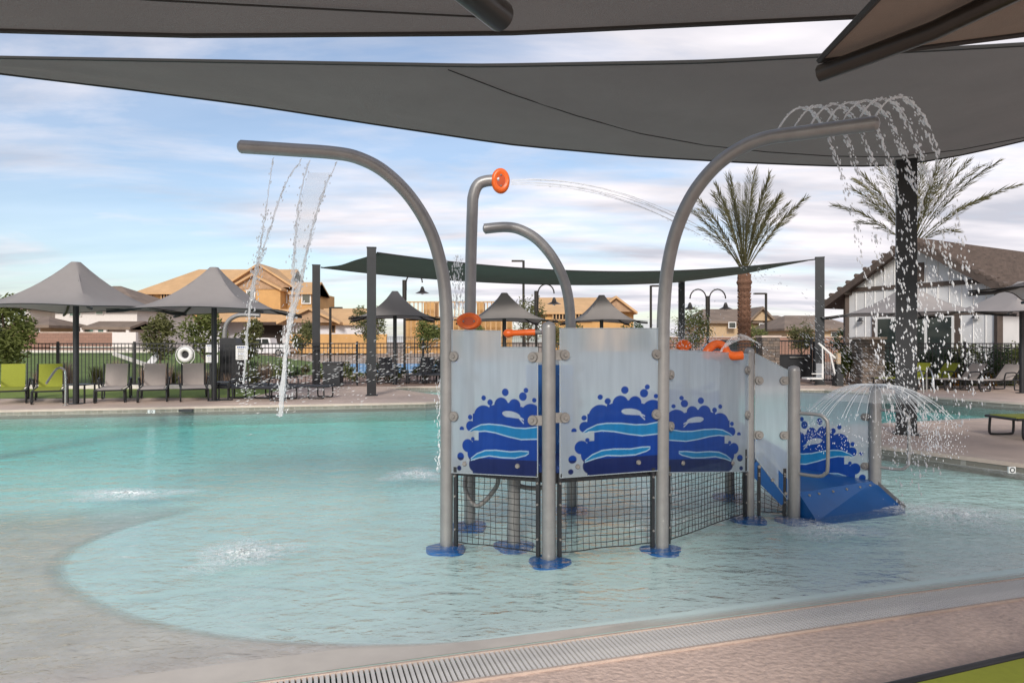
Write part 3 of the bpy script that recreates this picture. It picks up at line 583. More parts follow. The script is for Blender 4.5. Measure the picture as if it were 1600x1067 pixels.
# orange loop sprayer and flower sprayer behind the right panel
mb = MB(); Ys = 6.1; lp = [P(1100, 560, Ys), P(1107, 546, Ys), P(1118, 538, Ys+.05), P(1130, 541, Ys+.05), P(1136, 552, Ys), P(1146, 556, Ys), P(1160, 555, Ys)]
mb.tube(smoothpath(lp, 5), .04, 12); mb.ball(P(1120, 556, Ys-.03), .055, 12, 8, (1.2, .8, .8)); o = mb.build('loop_sprayer', M['orange'], ps, smooth=True)
mb = MB(); mb.cyl((lp[3].x, lp[3].y), .04, .62, lp[3].z-.08, 12); mb.build('sprayer_stem', M['grey_tube'], o, smooth=True)
mb = MB(); c_ = P(1068, 541, 6.3)
for k in range(9): t_ = math.pi*k/8; mb.tube([c_-Vector((0, 0, .05)), c_+Vector((.065*math.cos(t_), -.02, .06*math.sin(t_)-.0))], [.012, .016], 8)
o = mb.build('flower_sprayer', M['orange'], ps, smooth=True); mb = MB(); mb.cyl((c_.x, c_.y), .035, .62, c_.z-.04, 12); mb.build('sprayer_stem', M['grey_tube'], o, smooth=True)
# --- printed panels
DARK = (0.003, 0.055, 0.33); CYAN = (0.008, 0.22, 0.50); LIGHT = (0.42, 0.60, 0.74); FROST = (0.54, 0.62, 0.68); NAVY = (0.008, 0.022, 0.12)
circ = [(203, 373, 11), (234, 391, 13), (306, 347, 16), (388, 363, 18), (402, 337, 11), (440, 377, 10), (137, 456, 11), (96, 507, 11), (90, 624, 17), (83, 674, 11),
        (287, 402, 33), (349, 402, 28), (203, 452, 48), (425, 440, 48), (140, 494, 23), (126, 577, 28), (150, 548, 9), (238, 410, 8), (318, 420, 30), (260, 440, 40), (375, 440, 35), (160, 610, 36), (165, 655, 34)]
def interp(tab, x): return lerp(tab, x)
import numpy as np
def print_img(x, y):
    """x, y arrays in artwork pixels -> colour (n,3) and see-through amount (n)"""
    ins = np.zeros(x.shape, bool)
    for a_, b_, r in circ: ins |= (x-a_)**2+(y-b_)**2 < r*r
    ins |= ((x > 150) & (y > 440) & (y < 700)) | ((x > 175) & (y > 425))
    ins &= ~((x < 178) & (y > 512) & (y < 552) & ((x-126)**2+(y-577)**2 > 28*28) & ((x-150)**2+(y-548)**2 > 81) & ((x-140)**2+(y-494)**2 > 23*23))
    c = np.empty(x.shape+(3,)); c[:] = FROST; al = np.ones(x.shape)
    def put(m, colr, a_): c[m] = colr; al[m] = a_
    put(ins, DARK, .10); put(ins & (y > 628), NAVY, .15)
    ex = (x-334)/42; ey = (y-441-6*ex)/15; put(ins & (ex*ex+ey*ey < 1) & (y < 452+4*ex), (0.50, 0.58, 0.66), .6)
    dl = np.abs(y-(448+(x-366)*.75)); put(ins & (x > 366) & (x < 392) & (dl < 5+(x-366)*.22) & ~((x > 382) & (dl < 3)), (0.50, 0.58, 0.66), .6)
    for x0, x1, up, lo in ((122, 470, [(122, 527), (150, 506), (190, 489), (230, 485), (290, 488), (350, 497), (400, 498), (460, 489)], [(122, 528), (160, 515), (210, 510), (260, 516), (320, 530), (380, 540), (460, 535)]),
                           (140, 415, [(140, 634), (170, 612), (210, 597), (260, 594), (330, 598), (380, 593), (415, 594)], [(140, 636), (180, 624), (230, 614), (290, 619), (350, 619), (400, 606), (415, 596)])):
        a_ = np.interp(x, *zip(*up)); b_ = np.interp(x, *zip(*lo)); m = ins & (x >= x0) & (x <= x1)
        put(m & (y >= a_-5) & (y <= b_+5), LIGHT, .12); put(m & (y >= a_) & (y <= b_), CYAN, .12)
    return c, al
def print_cols(nx, nz, mirror, sx, sy):
    S, T_ = np.meshgrid(np.arange(nx+1)/nx, np.arange(nz+1)/nz); acc = np.zeros(S.shape+(4,)); px = (sx[1]-sx[0])/nx; py = (sy[1]-sy[0])/nz
    if mirror: S = 1-S
    for ox in (-.33, 0, .33):
        for oy in (-.33, 0, .33): c, al = print_img(sx[0]+(sx[1]-sx[0])*S+ox*px, sy[1]+(sy[0]-sy[1])*T_+oy*py); acc[..., :3] += c; acc[..., 3] += al
    return acc/9
def panel(p0, p1, z0a, z0b, z1a, z1b, mirror=False, notch=False, prt=True, sx=(40, 455), sy=(88, 695), nm='panel', off=.012, nx=210, nz=280):
    """panel from p0 to p1 (world xy), bottom z0a..z0b, top z1a..z1b, 1.2 cm thick"""
    p0 = Vector((p0.x, p0.y, 0)); p1 = Vector((p1.x, p1.y, 0)); d = (p1-p0).normalized(); nrm = Vector((d.y, -d.x, 0))
    if not prt: nx, nz = 8, 8
    vs_ = []; fs = []
    for j in range(nz+1):
        for i in range(nx+1):
            s_ = i/nx; t_ = j/nz; b = p0.lerp(p1, s_); z = (z0a+(z0b-z0a)*s_)*(1-t_)+(z1a+(z1b-z1a)*s_)*t_
            q = b+nrm*off; vs_.append((q.x, q.y, z))
    for j in range(nz):
        for i in range(nx):
            if notch and i >= nx*.59 and j >= nz*.885: continue
            k = j*(nx+1)+i; fs.append((k, k+1, k+nx+2, k+nx+1))
    me = bpy.data.meshes.new(nm); o_ = ps.location
    me.from_pydata([(x-o_.x, y-o_.y, z-o_.z) for x, y, z in vs_], [], fs)
    ca_ = me.color_attributes.new('print', 'FLOAT_COLOR', 'POINT')
    ca_.data.foreach_set('color', (print_cols(nx, nz, mirror, sx, sy) if prt else np.tile(np.array((*FROST, 1.0)), (len(vs_), 1))).astype(np.float32).ravel())
    me.materials.append(M['frost']); me.update()
    o = bpy.data.objects.new(nm, me); col.objects.link(o); o.parent = ps
    # bright polished rim
    mb = MB(); g = lambda s_, z: tuple(p0.lerp(p1, s_)+nrm*off+Vector((0, 0, z)))
    if notch: loop = [g(0, z0a), g(1, z0b), g(1, z0b+(z1b-z0b)*.885), g(.59, z0b+(z1b-z0b)*.885), g(.59, z1b), g(0, z1a), g(0, z0a)]
    else: loop = [g(0, z0a), g(1, z0b), g(1, z1b), g(0, z1a), g(0, z0a)]
    for a_, b_ in zip(loop, loop[1:]): mb.bar(a_, b_, .008, .007)
    mb.build('panel_edge', M['edge'], o); return o, d, nrm
M['edge'] = clear_mat('panel_edge', (0.40, 0.46, 0.50), 0.6, 0.2)
def bolt_at(par, q, nrm, r=.017):
    mb = MB(); mb.tube([q, q+nrm*.012], [r, r*.8], 12); mb.build('bolt', M['clamp'], par, smooth=True)
def clamp(par, pp, q, nrm):
    """flat ear from post centre pp to panel point q"""
    mb = MB(); a_ = Vector((pp.x, pp.y, q.z)); mb.bar(a_, q+nrm*.004, .012, .075); c = q+nrm*.008; mb.tube([c, c+nrm*.016], [.040, .036], 16); o = mb.build('clamp', M['clamp'], par, smooth=True); bolt_at(o, c+nrm*.016, nrm)
def hang(pa, pb, za, zb, zta, ztb, m0=.06, m1=.06, **k):
    d = (pb-pa).normalized(); d.z = 0; o, dd, nn = panel(pa+d*m0, pb-d*m1, za, zb, zta, ztb, **k)
    L = ((pb-d*m1)-(pa+d*m0)).length; a_ = pa+d*m0; b_ = pb-d*m1
    for fr in (.31, .60 if k.get('prt', True) else .7):
        for pp, e_, s_ in ((pa, a_, 1), (pb, b_, -1)):
            z = (zta+ztb)/2-(zta-za)*fr*1.0+((zta-za)*.13 if fr < .5 else 0); q = Vector((e_.x, e_.y, z))+d*s_*.035+nn*.012; clamp(o, pp, q, nn)
    if k.get('prt', True):
        for s_ in (.17, .78): q = a_.lerp(b_, s_)+nn*.014; q.z = za+(zb-za)*s_+.075; bolt_at(o, q, nn, .02)
    return o
ZT = .66
hang(pB, pA, zat(737, YB), zat(746, YA), zat(516, YB), zat(516.5, YA), m0=.045, m1=.085, notch=True)
hang(pA, pC, zat(747, YA), zat(734, YC), zat(513, YA), zat(513, YC), m0=.085, m1=.03)
hang(pC, pD, zat(735, YC)-.02, zat(735, YD), zat(546, YC), zat(553, YD), m0=.05, m1=.045, mirror=True, sx=(40, 470), sy=(110, 690))
hang(pD, pE, zat(715, YD), zat(780, YE), zat(552, YD), zat(578, YE), m0=.05, m1=.06, prt=False)
hang(pG, pF, zat(762, pG.y)-.12, zat(768, pF.y)-.02, zat(612, pG.y), zat(618, pF.y), m0=.05, m1=.06, mirror=True, sx=(60, 440), sy=(215, 700))
# far side panels so the deck is closed round its back
hang(pK, pT, ZT, ZT, 1.42, 1.42, mirror=True, nx=90, nz=120); hang(pT, pB, ZT-.04, ZT-.04, 1.4, 1.4, prt=False); hang(pD2, pK, ZT, ZT, 1.5, 1.5, mirror=True, nx=90, nz=120)
# platform, beams, stairs
mb = MB(); ins_ = [pA, pC, pD, pD2, pK, pT, pB]; cen = sum(ins_, Vector())/len(ins_); poly = [Vector((p.x, p.y, ZT-.05))+(cen-Vector((p.x, p.y, cen.z))).normalized()*.05 for p in ins_]
for q in poly: q.z = ZT-.05
mb.prism(poly, (0, 0, .05)); mb.build('platform', M['navy'], ps)
for a_, b_ in zip(poly, poly[1:]+poly[:1]): mb = MB(); mb.bar(a_-Vector((0, 0, .035)), b_-Vector((0, 0, .035)), .05, .07); mb.build('beam', M['post'], ps)
mb = MB(); q0 = P(842, 570, 5.75); q1 = P(876, 570, 5.75); mb.prism([Vector((q0.x-.1, q0.y, ZT)), Vector((q1.x+.1, q1.y, ZT)), Vector((q1.x+.1, q1.y, zat(570, 5.75))), Vector((q0.x-.1, q0.y, zat(570, 5.75)))], (0, .02, 0)); mb.build('inner_panel', M['blue_panel'], ps)
def strg(a_, b_, za, zb, wd=.15):
    mb = MB(); A = Vector((a_.x, a_.y, za)); B = Vector((b_.x, b_.y, zb)); mb.bar(A, B, .022, wd); o = mb.build('stringer', M['blue_panel'], ps); d = (B-A).normalized(); n = Vector((d.y, -d.x, 0)).normalized()
    for s_ in (.12, .5, .88): bolt_at(o, A.lerp(B, s_)+n*.012, n, .017)
strg(pD+Vector((.05, 0, 0)), pE-Vector((.04, 0, 0)), zat(722, YD)+.0, zat(777, YE), .21)
strg(pD2, pG, ZT, .22, .21)
for k in range(3):
    mb = MB(); s_ = (k+.5)/3; a_ = pD.lerp(pE, s_); b_ = pD2.lerp(pG, s_); mb.bar(Vector((a_.x, a_.y+.03, .55-.17*k)), Vector((b_.x, b_.y, .55-.17*k)), .2, .035); mb.build('tread', M['blue_panel'], ps)
sdir = Vector((pF.y-pE.y, -(pF.x-pE.x), 0)).normalized()
lnd = [Vector((p.x, p.y, .15)) for p in (pE, pF, pG, pD2*.35+pE*.65)]; mb = MB(); mb.prism(lnd, (0, 0, .05)); mb.build('landing', M['blue_panel'], ps)
e0 = pE+(pF-pE).normalized()*.06; f0 = pF-(pF-pE).normalized()*.02
mb = MB(); r0 = Vector((e0.x, e0.y, .20)); r1 = Vector((f0.x, f0.y, .20)); r2 = f0+sdir*.32+Vector((0, 0, -.02)); r3 = e0+sdir*.20+Vector((0, 0, -.02))
mb.add([r0, r1, r2, r3, r0-Vector((0, 0, .25)), r1-Vector((0, 0, .25)), r2-Vector((0, 0, .05)), r3-Vector((0, 0, .05))], [(3, 2, 1, 0), (4, 5, 6, 7), (0, 1, 5, 4), (1, 2, 6, 5), (2, 3, 7, 6), (3, 0, 4, 7)]); o = mb.build('entry_ramp', M['blue_panel'], ps)
mb = MB(); mb.bar(r1+Vector((0, 0, .015)), r2+Vector((0, 0, .02)), .012, .03); mb.build('ramp_edge', M['clamp'], o)
for s_ in (.1, .22, .4, .58, .76, .9): bolt_at(o, r0.lerp(r1, s_)-Vector((0, 0, .03))+sdir*.03, sdir, .012)
for pp, v0, v1, ex in ((pE, 645, 739, 0), (pF, 640, 729, 1)):
    mb = MB(); za = zat(v0, pp.y); zb = zat(v1, pp.y); hd = (sdir*.72+Vector((.7, 0, 0))*.45).normalized(); L = .30
    pts = [Vector((pp.x, pp.y, za)), Vector((pp.x, pp.y, za))+hd*L*.7, Vector((pp.x, pp.y, za-.03))+hd*L*.92, Vector((pp.x, pp.y, za-.10))+hd*L, Vector((pp.x, pp.y, zb+.10))+hd*L, Vector((pp.x, pp.y, zb+.03))+hd*L*.92, Vector((pp.x, pp.y, zb))+hd*L*.7, Vector((pp.x, pp.y, zb))]
    mb.tube(smoothpath(pts, 5), .016, 12); mb.build('handrail', M['grey_tube'], ps, smooth=True)
# nets under the deck
def net(pa, pb, zt0, zt1):
    d = (pb-pa); d.z = 0; L = d.length; d.normalize(); a_ = pa+d*.085; b_ = pb-d*.085; mb = MB(); nseg = int((b_-a_).length/.048); random.seed(int(L*1000))
    n = Vector((d.y, -d.x, 0))
    for k in range(1, nseg):
        q = a_.lerp(b_, k/nseg); pts = []
        for j in range(7): pts.append(Vector((q.x, q.y, .02+(zt0+(zt1-zt0)*k/nseg-.02)*j/6))+d*random.uniform(-.005, .005)+n*random.uniform(-.004, .004))
        mb.tube(pts, .0030, 4, cap=False)
    nz = int((zt0-.02)/.048)
    for j in range(0, nz+1):
        pts = []
        for k in range(0, 9): q = a_.lerp(b_, k/8); pts.append(Vector((q.x, q.y, .02+(zt0+(zt1-zt0)*k/8-.02)*j/nz+random.uniform(-.005, .005))))
        mb.tube(pts, .0030 if j else .005, 4, cap=False)
    o = mb.build('net', M['net'], ps)
    for q in (a_, b_):
        mb = MB(); mb.box((q.x, q.y, zt0/2), (.028, .028, zt0+.02), math.atan2(d.y, d.x)); f_ = mb.build('net_frame', M['black'], o)
        for z in (.12, .38, zt0-.06): bolt_at(f_, Vector((q.x, q.y, z))+n*.014, n, .009)
net(pB, pA, .60, .60); net(pA, pC, .60, .60); net(pC, pD, .60, .60); net(pD, pE, .42, .14)
# hoses under the deck
mb = MB(); mb.tube(smoothpath([pT+Vector((.02, -.08, .62)), pT+Vector((-.03, -.2, .35)), pT+Vector((.08, -.3, .20)), pT+Vector((.25, -.35, .38)), pI+Vector((-.12, .05, .58)), pI+Vector((.05, .08, .42)), pI+Vector((.3, .12, .42)), pI+Vector((.5, .2, .6))], 6), .02, 8); mb.build('hose', M['clamp'], ps, smooth=True)
mb = MB()
for q in (P(776, 744, 5.6), P(818, 747, 5.6)): mb.tube([q, q+Vector((.07, 0, -.015))], .014, 8)
mb.build('valve', M['orange'], ps, smooth=True)
# ================================================================ WATER JETS
random.seed(21)
def ballistic(p0, v0, tmax, n): return [p0+v0*(tmax*i/n)+Vector((0, 0, -4.9))*(tmax*i/n)**2 for i in range(n+1)]
def stream(name, label, p0, v0, tmax, r=.006, brk=.35, group='water jets of the spray arches', spread=.01, nd=70):
    """solid strand that breaks up into drops after fraction brk"""
    n = 40; pts = ballistic(p0, v0, tmax, n); k0 = max(2, int(n*brk)); t = T(name, label, 'water jet', tuple(p0), 0, group)
    mb = MB(); rr = [r*random.uniform(.65, 1.25) for _ in range(k0+1)]; mb.tube([p+Vector((random.uniform(-.003, .003), random.uniform(-.003, .003), 0)) for p in pts[:k0+1]], rr, 6); mb.build('strand', M['jet'], t, smooth=True)
    mb = MB()
    for i in range(nd):
        s_ = brk*.12+(1-brk*.12)*random.random(); q = s_*n; k = min(n-1, int(q)); p = pts[k].lerp(pts[k+1], q-k); d = pts[k+1]-pts[k]; sp = spread*max(.35, 1+3*(s_-brk))
        a_ = random.uniform(.35, 1.25)*r*(1.0 if s_ > brk else .7); mb.oct(p+Vector((random.gauss(0, sp), random.gauss(0, sp), random.gauss(0, sp))), a_, a_*random.uniform(1.5, 3.5), d)
    mb.build('drops', M['drop'], t, kind='stuff', smooth=True)
def fall(name, label, path, r0, r1, nd, spread):
    path = smoothpath(path, 8); n = len(path)-1; t = T(name, label, 'water jet', tuple(path[0]), 0, 'water falling from the spray arch over open water')
    mb = MB(); mb.tube([p+Vector((random.gauss(0, .003), random.gauss(0, .003), 0)) for p in path], [(r0+(r1-r0)*i/n)*random.uniform(.6, 1.35) for i in range(n+1)], 7); mb.build('strand', M['jet'], t, smooth=True)
    mb = MB()
    for i in range(nd):
        s_ = random.random()**.6; k = min(n-1, int(s_*n)); p = path[k].lerp(path[k+1], s_*n-k); sp = spread*(.15+s_); a_ = random.uniform(.002, .007); mb.oct(p+Vector((random.gauss(0, sp), random.gauss(0, sp), random.gauss(0, .03))), a_, a_*random.uniform(1.3, 3), path[k+1]-path[k])
    mb.build('drops', M['drop'], t, kind='stuff', smooth=True)
Yq = YB-.13
fall('falling_water', 'thin water strand dropping from the tip of the arch over open water', [P(427, 246, Yq), P(419, 300, Yq), P(412, 350, Yq), P(404, 400, Yq+.02), P(396, 440, Yq+.05), P(388, 500, Yq+.1), P(380, 600, Yq+.15)], .004, .010, 260, .03)
fall('falling_water', 'curved water strand joining the thin one below the arch over open water', [P(472, 248, Yq), P(445, 290, Yq), P(425, 345, Yq), P(408, 400, Yq), P(399, 430, Yq+.03), P(392, 470, Yq+.05)], .005, .013, 140, .03)
fall('falling_water', 'straighter strand of the water sheet under the arch over open water', [P(484, 250, Yq), P(470, 300, Yq), P(462, 360, Yq), P(458, 420, Yq), P(456, 470, Yq), P(448, 540, Yq), P(440, 625, Yq+.1)], .005, .018, 260, .035)
fall('falling_water', 'thicker curved strand of the water sheet under the arch over open water', [P(527, 252, Yq), P(505, 300, Yq), P(490, 350, Yq), P(478, 400, Yq), P(468, 450, Yq), P(455, 500, Yq), P(445, 560, Yq), P(438, 650, Yq+.1)], .005, .022, 320, .035)
mb = MB(); Lp = smoothpath([P(481, 270, Yq), P(466, 330, Yq), P(460, 390, Yq), P(457, 450, Yq), P(449, 530, Yq)], 6); Rp = smoothpath([P(518, 270, Yq), P(494, 340, Yq), P(480, 390, Yq), P(470, 440, Yq), P(450, 530, Yq)], 6)
for i in range(len(Lp)-1): mb.prism([Lp[i], Rp[i], Rp[i+1], Lp[i+1]], (0, .006, 0))
tag(mb.build('water_sheet', M['film'], smooth=False), 'clear water sheet between two strands under the arch over open water', 'water jet')
for i in range(7):      # right arch
    f_ = i/6; base = P(1216+(1362-1216)*f_, 203-10*f_, YC-.45-.28*f_); stream('arching_jet', ('water jet leaping from the stair-side arch just past its bend' if i == 0 else 'water jet leaping from the very tip of the stair-side arch' if i == 6 else 'water jet leaping from the middle of the stair-side arch tube'), base, Vector((.92, -.05, 1.75+.12*f_)), .95-.02*i, .0065, .30, spread=.008, nd=420)
for i, (vx, vz) in enumerate(((5.2, .30), (4.9, .42), (5.5, .20), (5.0, .34), (5.35, .25))): stream('nozzle_jet', 'fine water jet flying from the upper orange nozzle', P(798, 281+2*i, Yt-.05), Vector((vx, .1*i, vz)), .46, .0042, .72, 'fine jets of the orange nozzle', .012, 90)
for i in range(5): stream('loop_jet', 'fine water jet rising from the orange loop sprayer', P(1122, 555, 6.1), Vector((1.0+.10*i, -.1, 1.9-.06*i)), .38, .0035, .7, 'fine jets of the orange loop', .008, 25)
def cloud(name, label, n, fn, m='drop', amin=.003, amax=.009, el=(1.2, 3.0)):
    mb = MB()
    for i in range(n): p, d = fn(); a_ = random.uniform(amin, amax); mb.oct(p, a_, a_*random.uniform(*el), d)
    o = mb.build(name, M[m], kind='stuff', smooth=True); return tag(o, label, 'water spray')
def rg(a_, b_): return random.uniform(a_, b_)
def f1(): s_ = random.random(); return P(690-320*s_+random.gauss(0, 10), 562+45*s_+random.gauss(0, 22), 5.9+rg(-.3, .3)), (1, 0, .25)
cloud('spray_drops', 'slanting drops flying in front of the two tall black posts by the bin', 620, f1, amin=.0015, amax=.0038, el=(3, 7))
def f2(): s_ = random.random()**.8; return P(1415-150*s_+random.gauss(0, 12), 600-70*s_+random.gauss(0, 25)*(.4+s_), 6.6+rg(-.3, .3)), (1, 0, -.8)
cloud('spray_drops', 'slanting drops flying across the stone pillar by the clubhouse', 650, f2, amin=.0015, amax=.0042, el=(3, 6))
def f3(): return P(random.gauss(1075, 26), random.gauss(528, 26), 6.3+rg(-.2, .2)), (0, 0, 1)
cloud('spray_drops', 'burst of drops above the small orange flower sprayer', 700, f3, amin=.002, amax=.006, el=(1, 1.6))
def f4(): s_ = random.random(); return P(1395+50*s_+random.gauss(0, 16), 300+390*random.random(), 4.7+rg(-.1, .2)), (0, 0, 1)
cloud('spray_drops', 'falling drops in front of the thick black shade post', 170, f4, amin=.003, amax=.007, el=(1.2, 2.4))
def f5(): return P(random.gauss(716, 6), rg(400, 500), 6.5), (0, 0, 1)
cloud('spray_drops', 'drops falling from the small back arch beside the nozzle pipe', 240, f5, amin=.003, amax=.008, el=(1.5, 3.5))
def f6(): return P(random.gauss(689, 4), rg(590, 735), 6.5), (0, 0, 1)
cloud('spray_drops', 'drops falling beside the outer arch post of the notched panel', 260, f6, amin=.003, amax=.009, el=(1.5, 3.5))
# umbrella shaped jet over the stair post by the entry ramp
t = T('dome_jet', 'dome shaped water spray over the stair post by the entry ramp', 'water jet', (pF.x, pF.y, 1.17)); top = Vector((pF.x, pF.y, zat(603, pF.y)+.01)); mb = MB(); dr = MB(); K = 46
rings = []
for k in range(K):
    an = 2*math.pi*k/K; L = rg(.75, 1.0); pts = []
    for j in range(13): s_ = j/12; pts.append(top+Vector((math.cos(an)*.72*L*s_, math.sin(an)*.72*L*s_, .045*math.sin(math.pi*s_*.7)-.34*s_*s_)))
    rings.append(pts); mb.tube(pts, [.0042*(1-.4*j/12) for j in range(13)], 4, cap=False)
    for j in range(26): q = pts[12]+Vector((random.gauss(0, .05), random.gauss(0, .05), rg(-.35, .06))); a_ = rg(.002, .005); dr.oct(q, a_, a_*rg(1.3, 3))
mb.build('strand', M['jet'], t, smooth=True); dr.build('drops', M['drop'], t, kind='stuff', smooth=True)
mb = MB()
for k in range(K):
    a_, b_ = rings[k], rings[(k+1) % K]
    for j in range(9): mb.quad(a_[j], b_[j], b_[j+1], a_[j+1])
mb.build('film', M['film'], t, smooth=True)
def foam_mat():
    m = mat('splash_foam', (0.90, 0.94, 0.94), 0.45, var=0); t = m.node_tree; at = t.nodes.new('ShaderNodeAttribute'); at.attribute_name = 'edge'; tr = t.nodes.new('ShaderNodeBsdfTransparent'); mx_ = t.nodes.new('ShaderNodeMixShader')
    tcn = t.nodes.new('ShaderNodeTexCoord'); n = t.nodes.new('ShaderNodeTexNoise'); n.inputs['Scale'].default_value = 26; n.inputs['Detail'].default_value = 6; n.inputs['Roughness'].default_value = .7; n.inputs['Distortion'].default_value = 1.2; mpn = t.nodes.new('ShaderNodeMapping'); mpn.inputs['Scale'].default_value = (.55, 1.0, 1); t.links.new(tcn.outputs['Object'], mpn.inputs[0]); t.links.new(mpn.outputs[0], n.inputs['Vector'])
    k = t.nodes.new('ShaderNodeMapRange'); k.inputs['From Min'].default_value = .40; k.inputs['From Max'].default_value = .60; t.links.new(n.outputs['Fac'], k.inputs['Value'])
    ml = t.nodes.new('ShaderNodeMath'); ml.operation = 'MULTIPLY'; t.links.new(k.outputs[0], ml.inputs[0]); t.links.new(at.outputs['Fac'], ml.inputs[1]); t.links.new(ml.outputs[0], mx_.inputs[0]); t.links.new(tr.outputs[0], mx_.inputs[1]); t.links.new(t.nodes['Principled BSDF'].outputs[0], mx_.inputs[2]); t.links.new(mx_.outputs[0], t.nodes['Material Output'].inputs[0]); return m
M['splash'] = foam_mat()
def splash(u, v, ru, rv, label, n=420, h=.05):
    c = G(u, v); sx = ru/F*c.y; sy = rv*c.y*c.y/(F*CH); t = T('water_splash', label, 'splash', (c.x, c.y, 0)); mb = MB(); fd = []; nr, nk = 22, 56
    for j in range(nr+1):
        for k in range(nk):
            r_ = j/nr; an = 2*math.pi*k/nk; w_ = 1+.18*math.sin(3*an+u)+.12*math.sin(5*an+v); z = .004+h*(1-r_)**1.5*random.uniform(.1, 1.5)+.006*math.sin(r_*22)*(1-r_)
            mb.v.append((c.x+math.cos(an)*sx*1.25*r_*w_, c.y+math.sin(an)*sy*1.25*r_*w_, max(.003, z))); fd.append(max(0, 1-r_)**.6)
    for j in range(nr):
        for k in range(nk): k2 = (k+1) % nk; mb.f.append((j*nk+k, (j+1)*nk+k, (j+1)*nk+k2, j*nk+k2))
    o = mb.build('foam', M['splash'], t, smooth=True); o.data.attributes.new('edge', 'FLOAT', 'POINT').data.foreach_set('value', fd)
    mb = MB()
    for i in range(n//2): q = Vector((c.x+random.gauss(0, sx*.45), c.y+random.gauss(0, sy*.45), abs(random.gauss(0, h))*1.6)); a_ = rg(.0012, .0035); mb.oct(q, a_, a_*rg(1, 2.2))
    mb.build('drops', M['drop'], t, smooth=True, kind='stuff')
splash(195, 772, 85, 9, 'white splash strip on the deeper water beyond the bubbler basin', 420, .018); splash(650, 742, 48, 9, 'white splash at the foot of the arch post by the orange nozzle', 420, .03)
splash(378, 866, 68, 22, 'white bubbler splash in the round shallow basin', 520, .022); splash(1490, 806, 95, 22, 'white splash where the arching jets land', 650, .03); splash(1290, 828, 70, 14, 'small splash in front of the blue entry ramp', 260, .015); splash(1440, 700, 50, 30, 'scattered drops landing beside the peninsula', 160, .05)
# ================================================================ FENCES, PILLARS, GATE
def fence(p0, p1, label, h=1.42, zb=.13, pitch=.115):
    p0 = Vector((p0[0], p0[1], zb)); p1 = Vector((p1[0], p1[1], zb)); L = (p1-p0).length; d = (p1-p0).normalized(); an = math.atan2(d.y, d.x)
    t = T('picket_fence', label, 'fence', tuple(p0), 0, 'black picket fence runs')
    for z in (.10, h-.16, h-.02): mb = MB(); mb.bar(p0+Vector((0, 0, z)), p1+Vector((0, 0, z)), .03, .035); mb.build('rail', M['black'], t)
    n = max(1, round(L/2.4)); pm = None
    for k in range(n+1):
        if pm is None: mb = MB(); mb.box((0, 0, (h+.05)/2), (.06, .06, h+.05)); pm = mb.build('fence_post', M['black'], t, world=False); o = pm
        else: o = pm.copy(); col.objects.link(o)
        o.location = d*(L*k/n); o.rotation_euler = (0, 0, an)
    q = min(int(L/pitch), 290); pm = None
    for k in range(1, q):
        if pm is None: mb = MB(); mb.box((0, 0, h/2+.03), (.016, .016, h-.06)); pm = mb.build('picket', M['black'], t, world=False); o = pm
        else: o = pm.copy(); col.objects.link(o)
        o.location = d*(L*k/q); o.rotation_euler = (0, 0, an)
fence((-19.5, 21.9), (-7.3, 22.1), 'black picket fence behind the turf loungers with ring buoy')
fence((-7.3, 22.1), (-1.0, 24.6), 'black picket fence before the blue sport court'); fence((-1.0, 24.6), (9.05, 25.2), 'black picket fence behind the water play structure')
fence((11.1, 25.1), (11.6, 22.9), 'short black picket fence between gate and stone pillar'); fence((12.2, 22.7), (20.5, 22.3), 'black picket fence in front of the white clubhouse')
fence((-11, 60), (6, 60), 'far black picket fence by the parked pickup', h=1.9, pitch=.16)
def pillar(x, y, wd, h, lab):
    t = T('stone_pillar', lab, 'pillar', (x, y, DZ)); rows_ = int(h/.1); random.seed(int(x*10))
    mb = MB(); mb.box((x, y, DZ+h/2), (wd-.05, wd-.05, h)); mb.build('core', M['stone'], t)
    sh = [None]*4
    for r_ in range(rows_):
        for sd_ in range(2):       # two faces in view: front and left
            xx = 0
            while xx < wd-.01:
                L = min(random.choice((.16, .22, .3)), wd-xx); pr = rg(.0, .018); mb = MB()
                if sd_ == 0: mb.box((x-wd/2+xx+L/2, y-wd/2+.02-pr, DZ+r_*.1+.05), (L-.012, .05, .088))
                else: mb.box((x-wd/2+.02-pr, y-wd/2+xx+L/2, DZ+r_*.1+.05), (.05, L-.012, .088))
                mb.build('stone', M['stone2'] if random.random() < .5 else M['stone1'], t); xx += L
    mb = MB(); mb.box((x, y, DZ+h+.04), (wd+.1, wd+.1, .08)); mb.build('cap_stone', M['coping'], t)
M['stone1'] = mat('brown_stone', (0.20, 0.155, 0.125), .9, var=.3, vscale=9, bump=.5); M['stone2'] = mat('grey_stone', (0.145, 0.12, 0.105), .9, var=.3, vscale=9, bump=.5)
pillar(9.45, 25.2, .62, 1.62, 'stone veneer pillar on the hinge side of the black gate'); pillar(11.85, 22.75, .74, 1.55, 'broad stone veneer pillar beside the clubhouse window')
t = T('pool_gate', 'black metal pool gate with steel push bar between pillars', 'gate', (9.85, 25.15, DZ)); x0, x1, yg = 9.82, 11.02, 25.15
for x in (x0, x1): mb = MB(); mb.box((x, yg, DZ+.8), (.07, .07, 1.6)); mb.build('gate_post', M['black'], t)
for z in (.15, .98, 1.5): mb = MB(); mb.box(((x0+x1)/2, yg, DZ+z), (x1-x0-.07, .045, .05)); mb.build('rail', M['black'], t)
mb = MB(); mb.box(((x0+x1)/2, yg, DZ+.565), (x1-x0-.08, .015, .78)); mb.build('kick_panel', M['post'], t)
for k in range(1, 10): mb = MB(); mb.box((x0+(x1-x0)*k/10, yg, DZ+1.24), (.016, .016, .48)); mb.build('picket', M['black'], t)
